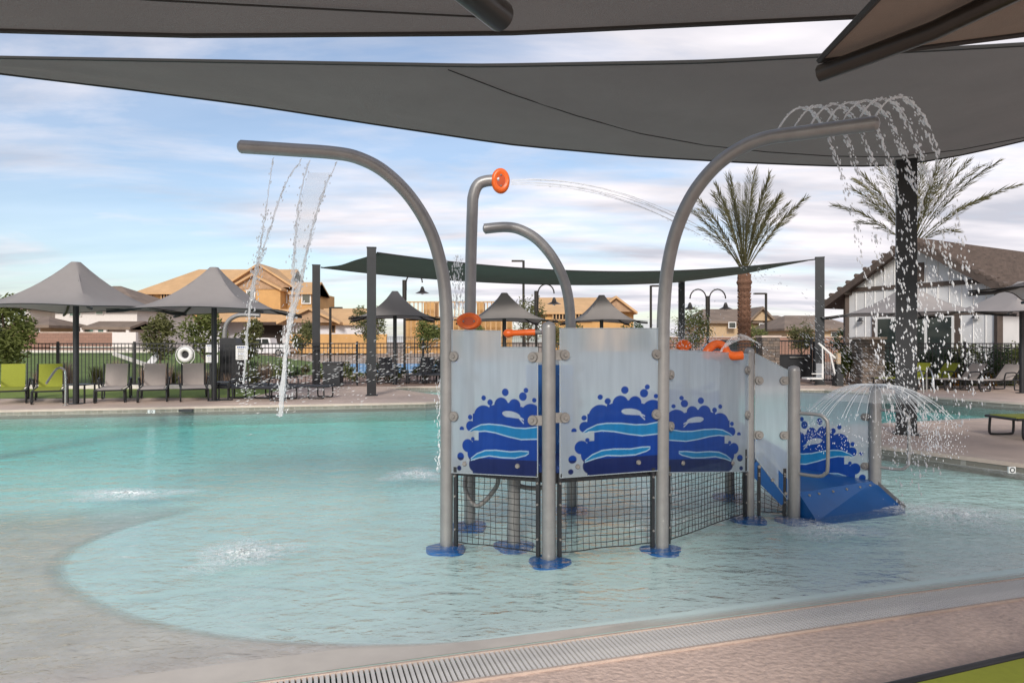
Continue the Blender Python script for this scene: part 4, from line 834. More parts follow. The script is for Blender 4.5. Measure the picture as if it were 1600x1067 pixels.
mb = MB(); mb.box(((x0+x1)/2+.15, yg-.06, DZ+.9), (.75, .05, .05)); mb.build('push_bar', M['steel'], t)
# ring buoy, signs, handrails, pool lift, bin, shower pipe
def ring(c, R_, r, m, t, nm):
    mb = MB(); n = 28; mb.tube([c+Vector((R_*math.cos(2*math.pi*k/n), 0, R_*math.sin(2*math.pi*k/n))) for k in range(n+1)], r, 10, cap=False); return mb.build(nm, m, t, smooth=True)
c = P(289.5, 554, 21.75); t = T('ring_buoy', 'white ring buoy hung on the black fence', 'ring buoy', tuple(c)); ring(c, .185, .07, M['white'], t, 'ring'); ring(c-Vector((0, .01, .02)), .30, .012, M['white'], t, 'rope')
mb = MB(); mb.box(c+Vector((0, .06, 0)), (.22, .03, .24)); mb.build('backing', M['post'], t)
def sign(u, v, wpx, hpx, Y, lab, rows_, ttl):
    c = P(u, v, Y); w_ = wpx/F*Y; h_ = hpx/F*Y; t = T('rule_sign', lab, 'sign', tuple(c), 0, 'white rule signs on the fence'); mb = MB(); mb.box(c, (w_, .012, h_)); mb.build('board', M['white'], t)
    for k in range(rows_):
        z = c.z+h_*(.38-.76*k/max(1, rows_-1)); wd = w_*(.8 if (k == 0 or not ttl) else .66); n = 5
        for j in range(n):
            if j == n-1 and k % 2: continue
            mb = MB(); L = wd/n*.78; mb.box((c.x-wd/2+wd*(j+.5)/n, c.y-.008, z), (L, .004, h_*.055 if k else h_*.10)); mb.build('print_line', M['sign_ink'] if k % 3 else M['sign_blue'], t)
sign(331, 544.5, 19, 12, 21.8, 'upper small white rule sign behind the umbrella pole', 4, True); sign(331, 560.5, 19, 12, 21.8, 'lower small white rule sign behind the umbrella pole', 4, True); sign(377.5, 551, 18.5, 22, 21.7, 'tall white and blue rule sign beside the dark screen', 6, True)
t = T('screen_panel', 'dark grey equipment screen behind the fence signs', 'screen', tuple(P(352, 600, 22.6))); mb = MB(); a_ = P(343, 0, 22.6).x; b_ = P(374, 0, 22.6).x; mb.prism([Vector((a_, 22.6, .1)), Vector((b_, 22.6, .1)), Vector((b_, 22.6, 1.25)), Vector((b_-.15, 22.6, 1.72)), Vector((a_, 22.6, 1.72))], (0, .5, 0)); mb.build('panel', M['post'], t)
mb = MB(); mb.tube(smoothpath([P(351, 560, 23.4), P(351, 520, 23.4), P(356, 503, 23.4), P(368, 494, 23.4), P(382, 492, 23.4), P(406, 493, 23.4)], 6), .075, 12); tag(mb.build('gooseneck_pipe', M['grey_tube'], smooth=True), 'grey gooseneck water pipe rising behind the dark screen', 'pipe')
b = G(102, 634, DZ); t = T('pool_handrail', 'chrome handrail beside the lime loungers at the coping', 'handrail', tuple(b)); mb = MB(); mb.tube(smoothpath([b, b+Vector((0, 0, .7)), b+Vector((-.02, -.05, .84)), b+Vector((-.03, -.25, .86)), b+Vector((-.03, -.6, .55))], 5), .024, 10); mb.build('rail', M['steel'], t, smooth=True); mb = MB(); mb.cyl((b.x, b.y), .06, DZ, DZ+.02); mb.build('flange', M['steel'], t)
t = T('ladder_rail', 'pair of chrome grab rails at the coping before the clubhouse', 'handrail', tuple(G(1442, 612, DZ)))
for du in (-8, 8): b = G(1440+du, 612, DZ); mb = MB(); mb.tube(smoothpath([b, b+Vector((0, 0, .5)), b+Vector((-.04, -.1, .68)), b+Vector((-.1, -.35, .66)), b+Vector((-.14, -.55, .4)), b+Vector((-.15, -.6, -.1))], 5), .024, 10); mb.build('rail', M['steel'], t, smooth=True)
b = G(1300, 603, DZ); t = T('pool_lift', 'white pool lift chair with slanted arm at the coping', 'pool lift', tuple(b)); Yl = b.y
mb = MB(); mb.box((P(1309, 0, Yl).x, Yl, .32), (.22, .35, .42)); mb.box((P(1309, 0, Yl).x, Yl, .72), (.13, .2, .42)); mb.build('mast', M['bin'], t)
mb = MB(); mb.box(P(1310, 560, Yl-.1), (.11, .12, .36)); mb.build('battery', M['tan_stucco'], t)
for dyy in (0, .16): mb = MB(); mb.bar(P(1279, 536, Yl+dyy), P(1313, 566, Yl+dyy), .045, .06); mb.build('arm', M['white'], t)
mb = MB(); mb.bar(P(1297, 552, Yl), P(1308, 600, Yl), .05, .05); mb.build('strut', M['white'], t)
mb = MB(); mb.bar(P(1285, 542, Yl), P(1286, 592, Yl), .035, .035); mb.build('hanger', M['white'], t)
q = P(1269, 591, Yl); mb = MB(); mb.box(q, (.52, .42, .05)); mb.build('seat', M['white'], t); mb = MB(); mb.box(q+Vector((.26, 0, .25)), (.06, .42, .48)); mb.build('backrest', M['white'], t); mb = MB(); mb.bar(q+Vector((-.1, -.2, .16)), q+Vector((.24, -.2, .16)), .03, .03); mb.build('armrest', M['white'], t)
b = G(520.5, 603, DZ); t = T('waste_bin', 'dark square bin between the two shade posts with the green grey sail', 'bin', tuple(b)); mb = MB(); mb.box((b.x, b.y, DZ+.36), (.56, .5, .72)); mb.build('body', M['bin'], t); mb = MB(); mb.box((b.x, b.y, DZ+.76), (.6, .54, .08)); mb.build('lid', M['black'], t)
for u, v, s_ in ((236.5, 643, 1), (517, 634.5, 1), (1551, 624.5, 1), (1581, 734, 1)):   # depth / no-diving tiles
    Yq = G(u, v, .06).y-.03; c = P(u, v, Yq); t = T('depth_marker', 'small white tile with dark ring mark on pool edge', 'tile marker', tuple(c), 0, 'marker tiles on the pool edge'); mb = MB(); w_ = 11/F*Yq*.5; mb.box(c, (w_*2, .02, .075)); mb.build('tile', M['white'], t)
    mb = MB(); n = 16; mb.tube([c+Vector((.026*math.cos(2*math.pi*k/n), -.012, .026*math.sin(2*math.pi*k/n))) for k in range(n+1)], .006, 5); mb.build('mark', M['sign_ink'], t)
for u, v in ((290, 641), (494, 636), (659, 631.5)):
    Yq = G(u, v, .04).y-.03; c = P(u, v, Yq); t = T('skimmer', 'dark skimmer slot in the pool edge', 'skimmer', tuple(c), 0, 'skimmer slots in the far pool edge'); mb = MB(); mb.box(c, (.32, .03, .07)); mb.build('slot', M['sign_ink'], t)
# cornhole board
c = P(238, 560, 27); t = T('cornhole_board', 'white and blue slanted game board on the lawn', 'game board', tuple(c)); mb = MB(); mb.bar(c+Vector((-.12, -.3, -.45)), c+Vector((.1, .35, .25)), .4, .04); mb.build('board', M['white'], t); mb = MB(); mb.bar(c+Vector((-.05, -.3, -.5)), c+Vector((.22, .35, .2)), .12, .05); mb.build('side', M['sign_blue'], t)
# ================================================================ LAMPS
def lamp_bell(t, c, s_=1.0):
    mb = MB(); mb.tube([c+Vector((0, 0, .34*s_)), c+Vector((0, 0, .22*s_)), c+Vector((0, 0, .12*s_)), c+Vector((0, 0, 0))], [.05*s_, .10*s_, .13*s_, .36*s_], 18); o = mb.build('lamp_shade', M['bronze'], t, smooth=True)
    mb = MB(); mb.ball(c+Vector((0, 0, .03)), .1*s_, 10, 6); mb.build('bulb', M['white'], o, smooth=True)
def gooseneck(u, vtop, Y, sides, lab, zb=.06):
    top = P(u, vtop, Y); t = T('street_lamp', lab, 'street lamp', (top.x, Y, zb), 0, 'gooseneck street lamps'); k = Y/40
    mb = MB(); mb.cyl((top.x, Y), .075*k, zb, top.z-.5*k, 12); mb.build('pole', M['bronze'], t, smooth=True); mb = MB(); mb.cyl((top.x, Y), .13*k, top.z-1.6*k, top.z-.4*k, 12); mb.build('collar', M['bronze'], t, smooth=True)
    for s_ in sides:
        mb = MB(); b = Vector((top.x, Y, top.z-1.0*k)); w_ = .95*k; pts = [b+Vector((s_*.1*k, 0, 0))]+[Vector((top.x+s_*(w_*.1+w_*.5*(1-math.cos(an))), Y, top.z-.55*k+.55*k*math.sin(an))) for an in [math.pi*i/10 for i in range(11)]]
        mb.tube(pts, .04*k, 8); mb.build('arm', M['bronze'], t, smooth=True); e_ = pts[-1]; lamp_bell(t, e_-Vector((0, 0, .62*k)), k*1.15)
gooseneck(1106, 452, 40, (-1, 1), 'double gooseneck street lamp with bell shades near the palm'); gooseneck(632, 427, 34, (1,), 'street lamp with bell shade behind the tall shade post'); gooseneck(838, 444, 36, (1,), 'single gooseneck street lamp inside the small back arch')
def polelight(u, vtop, Y, s_, lab):
    top = P(u, vtop, Y); t = T('area_light', lab, 'street lamp', (top.x, Y, .06), 0, 'flat head area lights'); k = Y/60
    mb = MB(); mb.cyl((top.x, Y), .11*k, .06, top.z, 10); mb.build('pole', M['bronze'], t, smooth=True); mb = MB(); mb.box((top.x+s_*.55*k, Y, top.z-.05*k), (1.0*k, .4*k, .13*k)); mb.build('lamp_head', M['bronze'], t)
polelight(818, 407, 55, -1, 'tall area light pole above the small back arch'); polelight(516, 480, 50, 1, 'area light pole between the two shade posts with the green grey sail'); polelight(1197, 458, 62, -1, 'area light pole near the palm and tan house'); polelight(1017, 446, 70, 1, 'thin area light pole behind the smallest grey umbrella')
# ================================================================ HOUSES
def win(t, u0, u1, v0, v1, Y, fm='white', gm='glass'):
    a_ = P(u0, v0, Y); b_ = P(u1, v1, Y); mb = MB(); cx = (a_.x+b_.x)/2; cz = (a_.z+b_.z)/2; w_ = b_.x-a_.x; h_ = a_.z-b_.z
    mb.box((cx, Y-.03, cz), (w_, .10, h_)); o = mb.build('window', M[fm], t); k = min(w_, h_)*.12
    mb = MB(); mb.box((cx, Y-.085, cz), (w_-2*k, .03, h_-2*k)); mb.build('pane', M[gm], o)
def wbox(t, u0, u1, v0, v1, Y, dep, m, nm='wall'):
    a_ = P(u0, v0, Y); b_ = P(u1, v1, Y); mb = MB(); mb.box(((a_.x+b_.x)/2, Y+dep/2, (a_.z+b_.z)/2), (b_.x-a_.x, dep, a_.z-b_.z)); return mb.build(nm, M[m], t)
def roofx(t, u0, u1, ve, vr, Y, dep, m, hipl=0, hipr=0, nm='roof'):
    """ridge along X; eave front at (u, ve, Y), ridge at row vr seen at depth Y+dep/2"""
    a_ = P(u0, ve, Y); b_ = P(u1, ve, Y); Yr = Y+dep/2; zr = zat(vr, Yr); zr2 = a_.z; mb = MB(); th = .22
    V = [Vector((a_.x, Y, a_.z)), Vector((b_.x, Y, a_.z)), Vector((b_.x-hipr, Yr, zr)), Vector((a_.x+hipl, Yr, zr)), Vector((a_.x, Y+dep, a_.z)), Vector((b_.x, Y+dep, a_.z))]
    W = [p-Vector((0, 0, th)) for p in V]; fs = [(0, 1, 2, 3), (3, 2, 5, 4), (0, 3, 4), (1, 5, 2)]
    mb.add(V+W, fs+[tuple(i+6 for i in reversed(f)) for f in fs]+[(0, 6, 7, 1), (1, 7, 11, 5), (5, 11, 10, 4), (4, 10, 6, 0)]); return mb.build(nm, M[m], t)
def gabley(t, u0, u1, ve, up, vp, Y, dep, mroof, mwall, over=.5, vb=None, nm='roof'):
    """gable facing the camera: eaves at (u0,ve),(u1,ve), peak (up,vp), plane at Y, running back dep"""
    a_ = P(u0, ve, Y); b_ = P(u1, ve, Y); c_ = P(up, vp, Y); mb = MB(); mb.prism([a_, b_, c_], (0, .3, 0)); mb.build('gable_wall', M[mwall], t); th = Vector((0, 0, .28))
    for p_, q_ in ((a_, c_), (b_, c_)):
        d = (p_-q_).normalized()*over; mb = MB(); p2 = p_+d; poly = [p2-Vector((0, over, 0)), q_-Vector((0, over, 0)), q_-Vector((0, over, 0))+th, p2-Vector((0, over, 0))+th]; mb.prism(poly, (0, dep+over, 0)); mb.build(nm, M[mroof], t)
def studs(t, u0, u1, v0, v1, Y, n, m='lumber'):
    for k in range(n+1):
        a_ = P(u0+(u1-u0)*k/n, v0, Y); b_ = P(u0+(u1-u0)*k/n, v1, Y); mb = MB(); mb.box((a_.x, Y, (a_.z+b_.z)/2), (.12, .14, a_.z-b_.z)); mb.build('stud', M[m], t)
    for v in (v0, v1): mb = MB(); mb.bar(P(u0, v, Y), P(u1, v, Y), .14, .16); mb.build('plate', M[m], t)
# framed two storey house
Yh = 86
t = T('framed_house', 'two storey house under construction with bare sheathing roof and white wrapped garage', 'house', (P(350, 0, Yh).x, Yh, .06))
wbox(t, 240, 487, 455, 552, Yh, 11, 'osb'); wbox(t, 214, 241, 482, 552, Yh, 10, 'osb'); wbox(t, 362, 438, 450, 552, Yh-2.2, 3, 'osb')
wbox(t, 216, 240, 458, 482, Yh+4, .3, 'room_shade', 'painted_opening_shade'); studs(t, 214, 241, 457, 483, Yh, 6)  # dark sheet behind the studs stands in for room shade
roofx(t, 208, 440, 457, 421, Yh-.8, 13, 'osb_roof', hipl=5.2); gabley(t, 352, 458, 449, 405, 415, Yh-.6, 9, 'osb_roof', 'gable_wood'); gabley(t, 360, 436, 452, 396, 431, Yh-2.3, 5, 'osb_roof', 'gable_wood')
roofx(t, 418, 489, 457, 441, Yh-.6, 8, 'osb_roof')
wbox(t, 252, 282, 457, 500, Yh-.15, .2, 'room_shade', 'painted_opening_shade'); studs(t, 252, 282, 457, 500, Yh-.35, 7)  # dark slab on the wall, painted as shade behind the studs
for w_ in ((385, 399, 453, 467, Yh-2.3), (434, 449, 455, 474, Yh-.1), (471, 486, 457, 475, Yh-.1), (283, 297, 455, 465, Yh-.1)): win(t, *w_)
wbox(t, 214, 345, 499, 552, Yh-5, 5, 'wrap', 'garage_wall'); roofx(t, 300, 480, 500, 483, Yh-6, 7, 'osb_roof', nm='porch_roof'); wbox(t, 345, 480, 501, 552, Yh-3, 3, 'wrap', 'garage_wall'); wbox(t, 395, 440, 508, 545, Yh-3.2, .3, 'room_shade', 'painted_garage_shade')  # garage doorway is a solid slab coloured as interior shade
# framed single storey house
Yh = 80; t = T('framed_house', 'single storey house under construction with two sheathing gables and white wrap', 'house', (P(540, 0, Yh).x, Yh, .06))
wbox(t, 462, 568, 504, 552, Yh, 9, 'wrap'); roofx(t, 488, 566, 505, 482, Yh-.6, 10, 'osb_roof'); gabley(t, 440, 526, 504, 484, 484, Yh-1.4, 6, 'osb_roof', 'gable_wood'); wbox(t, 452, 604, 522, 552, Yh-6, .4, 'osb', 'site_wall'); win(t, 518, 524, 508, 520, Yh, 'osb', 'room_shade')  # last window's pane is coloured as interior shade
# open stud house
Yh = 88; t = T('framed_house', 'low house frame of open studs and sheathing behind the umbrellas', 'house', (P(710, 0, Yh).x, Yh, .06))
wbox(t, 634, 800, 495, 552, Yh+2, 8, 'osb'); wbox(t, 662, 680, 471, 497, Yh+2, 4, 'osb'); wbox(t, 745, 756, 472, 497, Yh+2, 4, 'osb'); studs(t, 634, 800, 472, 500, Yh, 26); studs(t, 634, 800, 500, 530, Yh, 20); win(t, 672, 684, 508, 524, Yh+1.9)
# long tan roof house
Yh = 84; t = T('framed_house', 'house with long sheathing roof and wood gable behind the smallest grey umbrella', 'house', (P(920, 0, Yh).x, Yh, .06))
wbox(t, 852, 990, 486, 552, Yh, 10, 'osb'); roofx(t, 842, 966, 488, 465, Yh-.6, 11, 'osb_roof'); gabley(t, 934, 990, 487, 962, 466, Yh-1.2, 9, 'osb_roof', 'gable_wood'); wbox(t, 864, 925, 489, 500, Yh-.2, .25, 'room_shade', 'painted_opening_shade'); studs(t, 864, 925, 489, 500, Yh-.4, 12)  # solid dark slab painted as shade within the framing
# finished houses
Yh = 62; t = T('stucco_house', 'white stucco two storey house with brown tile roof behind the block wall', 'house', (P(130, 0, Yh).x, Yh, .06))
wbox(t, 86, 214, 478, 556, Yh, 11, 'stucco'); wbox(t, 40, 87, 478, 556, Yh+1.5, 9, 'stucco'); roofx(t, 18, 222, 480, 447, Yh-.7, 12.5, 'roof_tile2', 5.5, 5.5)
for w_ in ((108, 128, 481, 495), (150, 162, 482, 492), (97, 115, 513, 521), (131, 147, 513, 521), (153, 172, 513, 521)): win(t, *w_, Yh, 'stucco', 'green_glass')
roofx(t, 127, 203, 511, 502, Yh-3.5, 5, 'roof_tile2', nm='patio_roof')
for u in (129, 165, 200): mb = MB(); a_ = P(u, 512, Yh-3.3); mb.box((a_.x, Yh-3.3, a_.z/2), (.25, .25, a_.z)); mb.build('patio_post', M['stucco'], t)
t = T('stucco_house', 'small ochre house with brown eave beside the white stucco house', 'house', (P(55, 0, 57).x, 57, .06)); wbox(t, 20, 64, 506, 556, 57, 5, 'tan_stucco'); roofx(t, 10, 76, 508, 495, 56.5, 6, 'roof_tile2', 1, 2); win(t, 52, 63, 511, 521, 57)
Yh = 74; t = T('stucco_house', 'tan house with taupe tile roof behind the double street lamp', 'house', (P(1150, 0, Yh).x, Yh, .06)); wbox(t, 1102, 1206, 501, 552, Yh, 10, 'tan_stucco'); roofx(t, 1096, 1192, 502, 483, Yh-.6, 10, 'roof_tile2', 1.5, 0); gabley(t, 1172, 1207, 501, 1190, 483, Yh-.8, 8, 'roof_tile2', 'tan_stucco')
for w_ in ((1138, 1150, 503, 513), (1186, 1196, 505, 514)): win(t, *w_, Yh-.9)
Yh = 82; t = T('stucco_house', 'pale yellow house with flat tile eave beyond the palm trunk', 'house', (P(1215, 0, Yh).x, Yh, .06)); wbox(t, 1200, 1232, 498, 552, Yh, 8, 'tan_stucco'); roofx(t, 1198, 1236, 499, 493, Yh-.5, 8, 'roof_tile2'); win(t, 1207, 1212, 503, 513, Yh); win(t, 1217, 1222, 503, 513, Yh)
Yh = 64; t = T('stucco_house', 'tan house with brown tile roof behind the gate', 'house', (P(1280, 0, Yh).x, Yh, .06)); wbox(t, 1230, 1340, 512, 556, Yh, 9, 'tan_stucco'); roofx(t, 1226, 1350, 513, 493, Yh-.6, 10, 'roof_tile2', 2, 2); win(t, 1250, 1262, 518, 530, Yh); win(t, 1298, 1308, 518, 530, Yh)
def bwall(u0, u1, v0, Y, lab, m='block'):
    a_ = P(u0, v0, Y); b_ = P(u1, v0, Y); t = T('block_wall', lab, 'wall', ((a_.x+b_.x)/2, Y, .06)); mb = MB(); mb.box(((a_.x+b_.x)/2, Y, (a_.z+.06)/2), (b_.x-a_.x, .2, a_.z-.06)); mb.build('wall', M[m], t); mb = MB(); mb.box(((a_.x+b_.x)/2, Y, a_.z+.03), (b_.x-a_.x+.05, .26, .07)); mb.build('cap', M['coping'], t)
bwall(-40, 178, 520, 50, 'brown block wall in front of the white stucco house'); bwall(1040, 1330, 527, 52, 'brown block wall behind the gate and palm')
t = T('entry_sign_wall', 'white panel wall beside the lawn at the block wall end', 'wall', tuple(P(194, 540, 46))); wbox(t, 175, 212, 519, 545, 46, .3, 'stucco', 'panel')
# ---- clubhouse
cr_ = Vector((16.9, 23.7, 0)); g_ = Vector((-.50, .866, 0)); W = 5.7; r_ = Vector((.866, .50, 0))   # right corner, gable direction, ridge direction
t = T('clubhouse', 'white board and batten clubhouse with brown trim and brown tile roof', 'building', (cr_.x, cr_.y, DZ))
nout = Vector((-r_.x, -r_.y, 0)); he = 3.62; hp = 5.42
def cp(s_, z, o=0.0, back=0.0): return cr_+g_*(s_*W)+nout*o+r_*back+Vector((0, 0, z))
mb = MB(); mb.prism([cp(0, DZ), cp(1, DZ), cp(1, he), cp(.5, hp), cp(0, he)], r_*12); mb.build('wall', M['white_siding'], t)
for k in range(1, 14):
    s_ = k/14; zt = he+(hp-he)*(1-abs(s_-.5)*2)-.1; mb = MB(); mb.bar(cp(s_, DZ+.1, .012), cp(s_, zt, .012), .035, .03); mb.build('batten', M['batten'] if 'batten' in M else M['white'], t)
mb = MB(); mb.bar(cp(-.01, he+.12, .04), cp(1.01, he+.12, .04), .07, .16); mb.build('trim_band', M['brown_trim'], t)
for s_ in (0, 1): mb = MB(); mb.bar(cp(s_, DZ, .02), cp(s_, he+.04, .02), .2, .16); mb.build('corner_trim', M['brown_trim'], t)
for k, (sa, sb) in enumerate(((-.16, .5), (1.16, .5))):
    a_ = cp(sa, he-(hp-he)*.32+.12, .55); b_ = cp(sb, hp+.12, .55); mb = MB(); dn = Vector((0, 0, -.16)); mb.prism([a_, b_, b_+dn, a_+dn], r_*13.2); rf = mb.build('roof', M['roof_tile'], t)
    mb = MB(); mb.prism([a_+nout*.03-Vector((0, 0, .02)), b_+nout*.03-Vector((0, 0, .02)), b_+nout*.03+dn*1.9, a_+nout*.03+dn*1.9], r_*.06); mb.build('fascia', M['brown_trim'], rf)
    if k == 0:
        for j in range(20):
            q = j/20; c0 = a_.lerp(b_, q); c1 = a_.lerp(b_, q+.046); up = Vector((0, 0, .045)); mb = MB(); mb.prism([c0+up*2.6, c1+up*.3, c1-Vector((0, 0, .02)), c0-Vector((0, 0, .02))], r_*13.2); mb.build('tile_course', M['roof_tile'], rf)
    for j in range(10): q = (j+.5)/10; c0 = a_.lerp(b_, q); mb = MB(); mb.tube([c0+Vector((0, 0, .03))-r_*.05, c0+Vector((0, 0, .03))+r_*.3], .085, 10); mb.build('rake_tile', M['roof_tile'], rf, smooth=True)
for s_ in (.03, .27, .73, .97): z = he+(hp-he)*(1-abs(s_-.5)*2)-.12; mb = MB(); mb.bar(cp(s_, z, 0), cp(s_, z, .5), .12, .14); mb.build('bracket', M['brown_trim'], t)
mb = MB(); mb.bar(cp(.5, he+.62, .02)-g_*.32, cp(.5, he+.62, .02)+g_*.32, .08, .72); o = mb.build('gable_vent', M['brown_trim'], t)
for j in range(6): mb = MB(); z = he+.36+j*.1; mb.bar(cp(.5, z, .075)-g_*.26, cp(.5, z, .075)+g_*.26, .02, .05); mb.build('louvre', M['roof_tile'], o)
mb = MB(); mb.bar(cp(.22, 1.48, .03), cp(.80, 1.48, .03), .08, 2.5); wf = mb.build('window', M['brown_trim'], t); mb = MB(); mb.bar(cp(.25, 1.48, .06), cp(.775, 1.48, .06), .06, 2.2); mb.build('frame', M['white'], wf)
for k in range(3): mb = MB(); a0_ = .265+k*.17; mb.bar(cp(a0_, 1.48, .085), cp(a0_+.15, 1.48, .085), .03, 2.04); mb.build('pane', M['glass'], wf)
for s_ in (.12, .88): c = cp(s_, 2.42, .16); mb = MB(); mb.tube([c+Vector((0, 0, .16)), c+Vector((0, 0, .08)), c], [.04, .06, .14], 12); o = mb.build('wall_lamp', M['black'], t, smooth=True); mb = MB(); mb.bar(cp(s_, 2.55, 0), cp(s_, 2.55, .18), .03, .03); mb.build('lamp_arm', M['black'], o)
# ================================================================ VEHICLES
def vehicle(name, lab, x, y, prof, cabin, wheels, m, L, wd=1.9):
    """profile in (along, z); length along X"""
    t = T(name, lab, 'car', (x, y, .06)); mb = MB(); mb.prism([Vector((x+a_, y-wd/2, z+.06)) for a_, z in prof], (0, wd, 0)); mb.build('body', M[m], t)
    for poly in cabin: mb = MB(); mb.prism([Vector((x+a_, y-wd/2-.012, z+.06)) for a_, z in poly], (0, .02, 0)); mb.build('window', M['glass'], t)
    for a_ in wheels:
        for s_ in (-1, 1): mb = MB(); c = Vector((x+a_, y+s_*(wd/2-.1), .06+.38)); mb.tube([c-Vector((0, .13, 0)), c+Vector((0, .13, 0))], .38, 20); o = mb.build('wheel', M['tyre'], t, smooth=True); mb = MB(); mb.tube([c-Vector((0, .145, 0)), c+Vector((0, .145, 0))], .23, 16); mb.build('rim', M['steel'], o, smooth=True)
    for a_, mm in ((prof[0][0]-.01, 'white'), (prof[0][0]+L-.03, 'red_light')):
        for s_ in (-1, 1): mb = MB(); mb.box((x+a_+.02, y+s_*(wd/2-.2), .06+.85), (.08, .3, .18)); mb.build('headlight' if mm == 'white' else 'tail_lamp', M[mm], t)
c = P(415, 545, 72)
vehicle('pickup_truck', 'white pickup truck parked beyond the far fence', c.x, 72, [(-2.75, .42), (-2.75, .95), (-2.6, 1.12), (-1.35, 1.18), (-.75, 1.86), (-.55, 1.92), (.62, 1.92), (.8, 1.85), (.92, 1.22), (2.75, 1.2), (2.78, .5), (2.6, .42)], [[(-1.1, 1.22), (-.66, 1.76), (-.12, 1.8), (-.12, 1.22)], [(-.04, 1.22), (-.04, 1.8), (.58, 1.8), (.72, 1.22)]], (-1.75, 1.7), 'car_white', 5.5)
c = P(1128, 540, 46); vehicle('parked_car', 'dark suv parked behind the fence near the palm', c.x, 46, [(-2.2, .35), (-2.2, .8), (-2.0, .95), (-1.2, 1.02), (-.6, 1.58), (-.3, 1.66), (1.5, 1.62), (2.1, 1.05), (2.2, .8), (2.2, .35)], [[(-1.0, 1.04), (-.55, 1.5), (.2, 1.55), (.2, 1.04)], [(.28, 1.04), (.28, 1.55), (1.42, 1.52), (1.85, 1.04)]], (-1.4, 1.35), 'car_dark', 4.4)
# ================================================================ TREES AND PLANTS
def leaves(mb, c, rad, n, size, clumps=7):
    cs = []
    for _ in range(clumps):
        d = Vector((random.gauss(0, 1), random.gauss(0, 1), random.gauss(0, 1))).normalized(); cs.append((Vector((c[0]+d.x*rad[0]*.62, c[1]+d.y*rad[1]*.62, c[2]+d.z*rad[2]*.62)), rg(.32, .55)))
    for i in range(n):
        cc, k = random.choice(cs); d = Vector((random.gauss(0, 1), random.gauss(0, 1), random.gauss(0, 1))).normalized()*(random.random()**.45)
        p = cc+Vector((d.x*rad[0]*k, d.y*rad[1]*k, d.z*rad[2]*k)); a_ = Vector((random.gauss(0, 1), random.gauss(0, 1), random.gauss(0, .7))).normalized()*size*rg(.6, 1.3); b_ = a_.orthogonal().normalized()*size*rg(.25, .45)
        mb.add([p-a_, p+b_, p+a_, p-b_], [(0, 1, 2, 3)])
def tree(u, vb, vt, Y, wpx, lab, m='leaf', n=1700, size=.09, zb=.1, trunk=.06, name='tree', low=.3, group='young trees beyond the fence'):
    x = (u-CX)/F*Y; zt = zat(vt, Y); rx = wpx/2/F*Y; h = zt-zb; t = T(name, lab, 'tree', (x, Y, zb), 0, group); zc_ = zb+h*(low+(1-low)/2); rz_ = h*(1-low)/2
    mb = MB(); top = Vector((x+rg(-.1, .1), Y, zc_+rz_*.4)); mb.tube(smoothpath([Vector((x, Y, zb)), Vector((x+rg(-.06, .06), Y, zb+h*.25)), top], 4), [trunk*(1-.75*i/8) for i in range(9)], 8)
    for k in range(7): an = rg(0, 6.28); s_ = Vector((x, Y, zb+h*rg(low*.8, .6))); e_ = s_+Vector((math.cos(an)*rx*.75, math.sin(an)*rx*.75, rz_*rg(.4, .9))); mb.tube([s_, s_.lerp(e_, .5)+Vector((0, 0, .08)), e_], [trunk*.45, trunk*.3, trunk*.1], 6)
    mb.build('trunk', M['trunk'], t, smooth=True); mb = MB(); leaves(mb, (x, Y, zc_), (rx, rx, rz_), n, size, 16); mb.build('crown', M[m], t)
tree(8, 600, 452, 20.9, 88, 'willowy bright green tree standing at the end of the turf row', 'leaf', 3800, .085, low=.2, trunk=.08)
for a_ in ((248, 0, 488, 27, 56, 'young green tree between the first two umbrellas', 'leaf2'), (318, 0, 480, 26, 70, 'young bushy tree behind the umbrella with the signs', 'leaf'), (388, 0, 494, 28, 54, 'young tree growing beside the gooseneck pipe', 'leaf2'), (472, 0, 498, 40, 40, 'thin olive tree in front of the white wrapped garage', 'leaf2'),
           (578, 0, 470, 40, 62, 'olive tree behind the shade posts flanking the bin', 'leaf2'), (668, 0, 492, 36, 46, 'small green tree behind the umbrella by the post', 'leaf'), (826, 0, 458, 38, 62, 'loose green tree beneath the tall area light', 'leaf2'), (742, 0, 498, 36, 40, 'small green tree behind the orange nozzle', 'leaf'), (885, 0, 494, 34, 70, 'low dark tree behind the small back arch', 'leaf2'), (988, 0, 500, 34, 50, 'low dark tree behind the smallest grey umbrella', 'leaf3'),
           (1078, 0, 478, 36, 72, 'pale leaved tree next to the double street lamp', 'leaf'), (1180, 0, 505, 44, 40, 'small tree beside the palm trunk', 'leaf'), (1252, 0, 500, 38, 46, 'loose small tree behind the black gate', 'leaf2'), (1322, 0, 505, 34, 44, 'small tree at the corner of the clubhouse', 'leaf3')):
    tree(*a_, n=1300, size=.10)
def shrub(x, y, r, h, m, lab, n=700, size=.07):
    t = T('shrub', lab, 'shrub', (x, y, .13), 0, 'shrubs in the planting beds'); mb = MB(); leaves(mb, (x, y, .13+h*.5), (r, r, h*.55), n, size, 9); mb.build('foliage', M[m], t)
    mb = MB()
    for k in range(5): an = rg(0, 6.28); mb.tube([(x, y, .12), (x+math.cos(an)*r*.5, y+math.sin(an)*r*.5, .13+h*.6)], [.02, .006], 5)
    mb.build('stem', M['trunk'], t)
for k, (u, Y, r, h) in enumerate(((1320, 23.4, .5, 1.3), (1468, 23.2, .7, 1.25), (1505, 23.3, .8, 1.5), (1550, 23.1, .8, 1.4), (1592, 23.3, .9, 1.6), (1635, 23.2, .9, 1.5), (1395, 23.4, .6, .8))): shrub((u-CX)/F*Y, Y, r, h, 'leaf3' if k % 2 else 'leaf', 'dense green shrub behind the fence by the clubhouse', 1300)
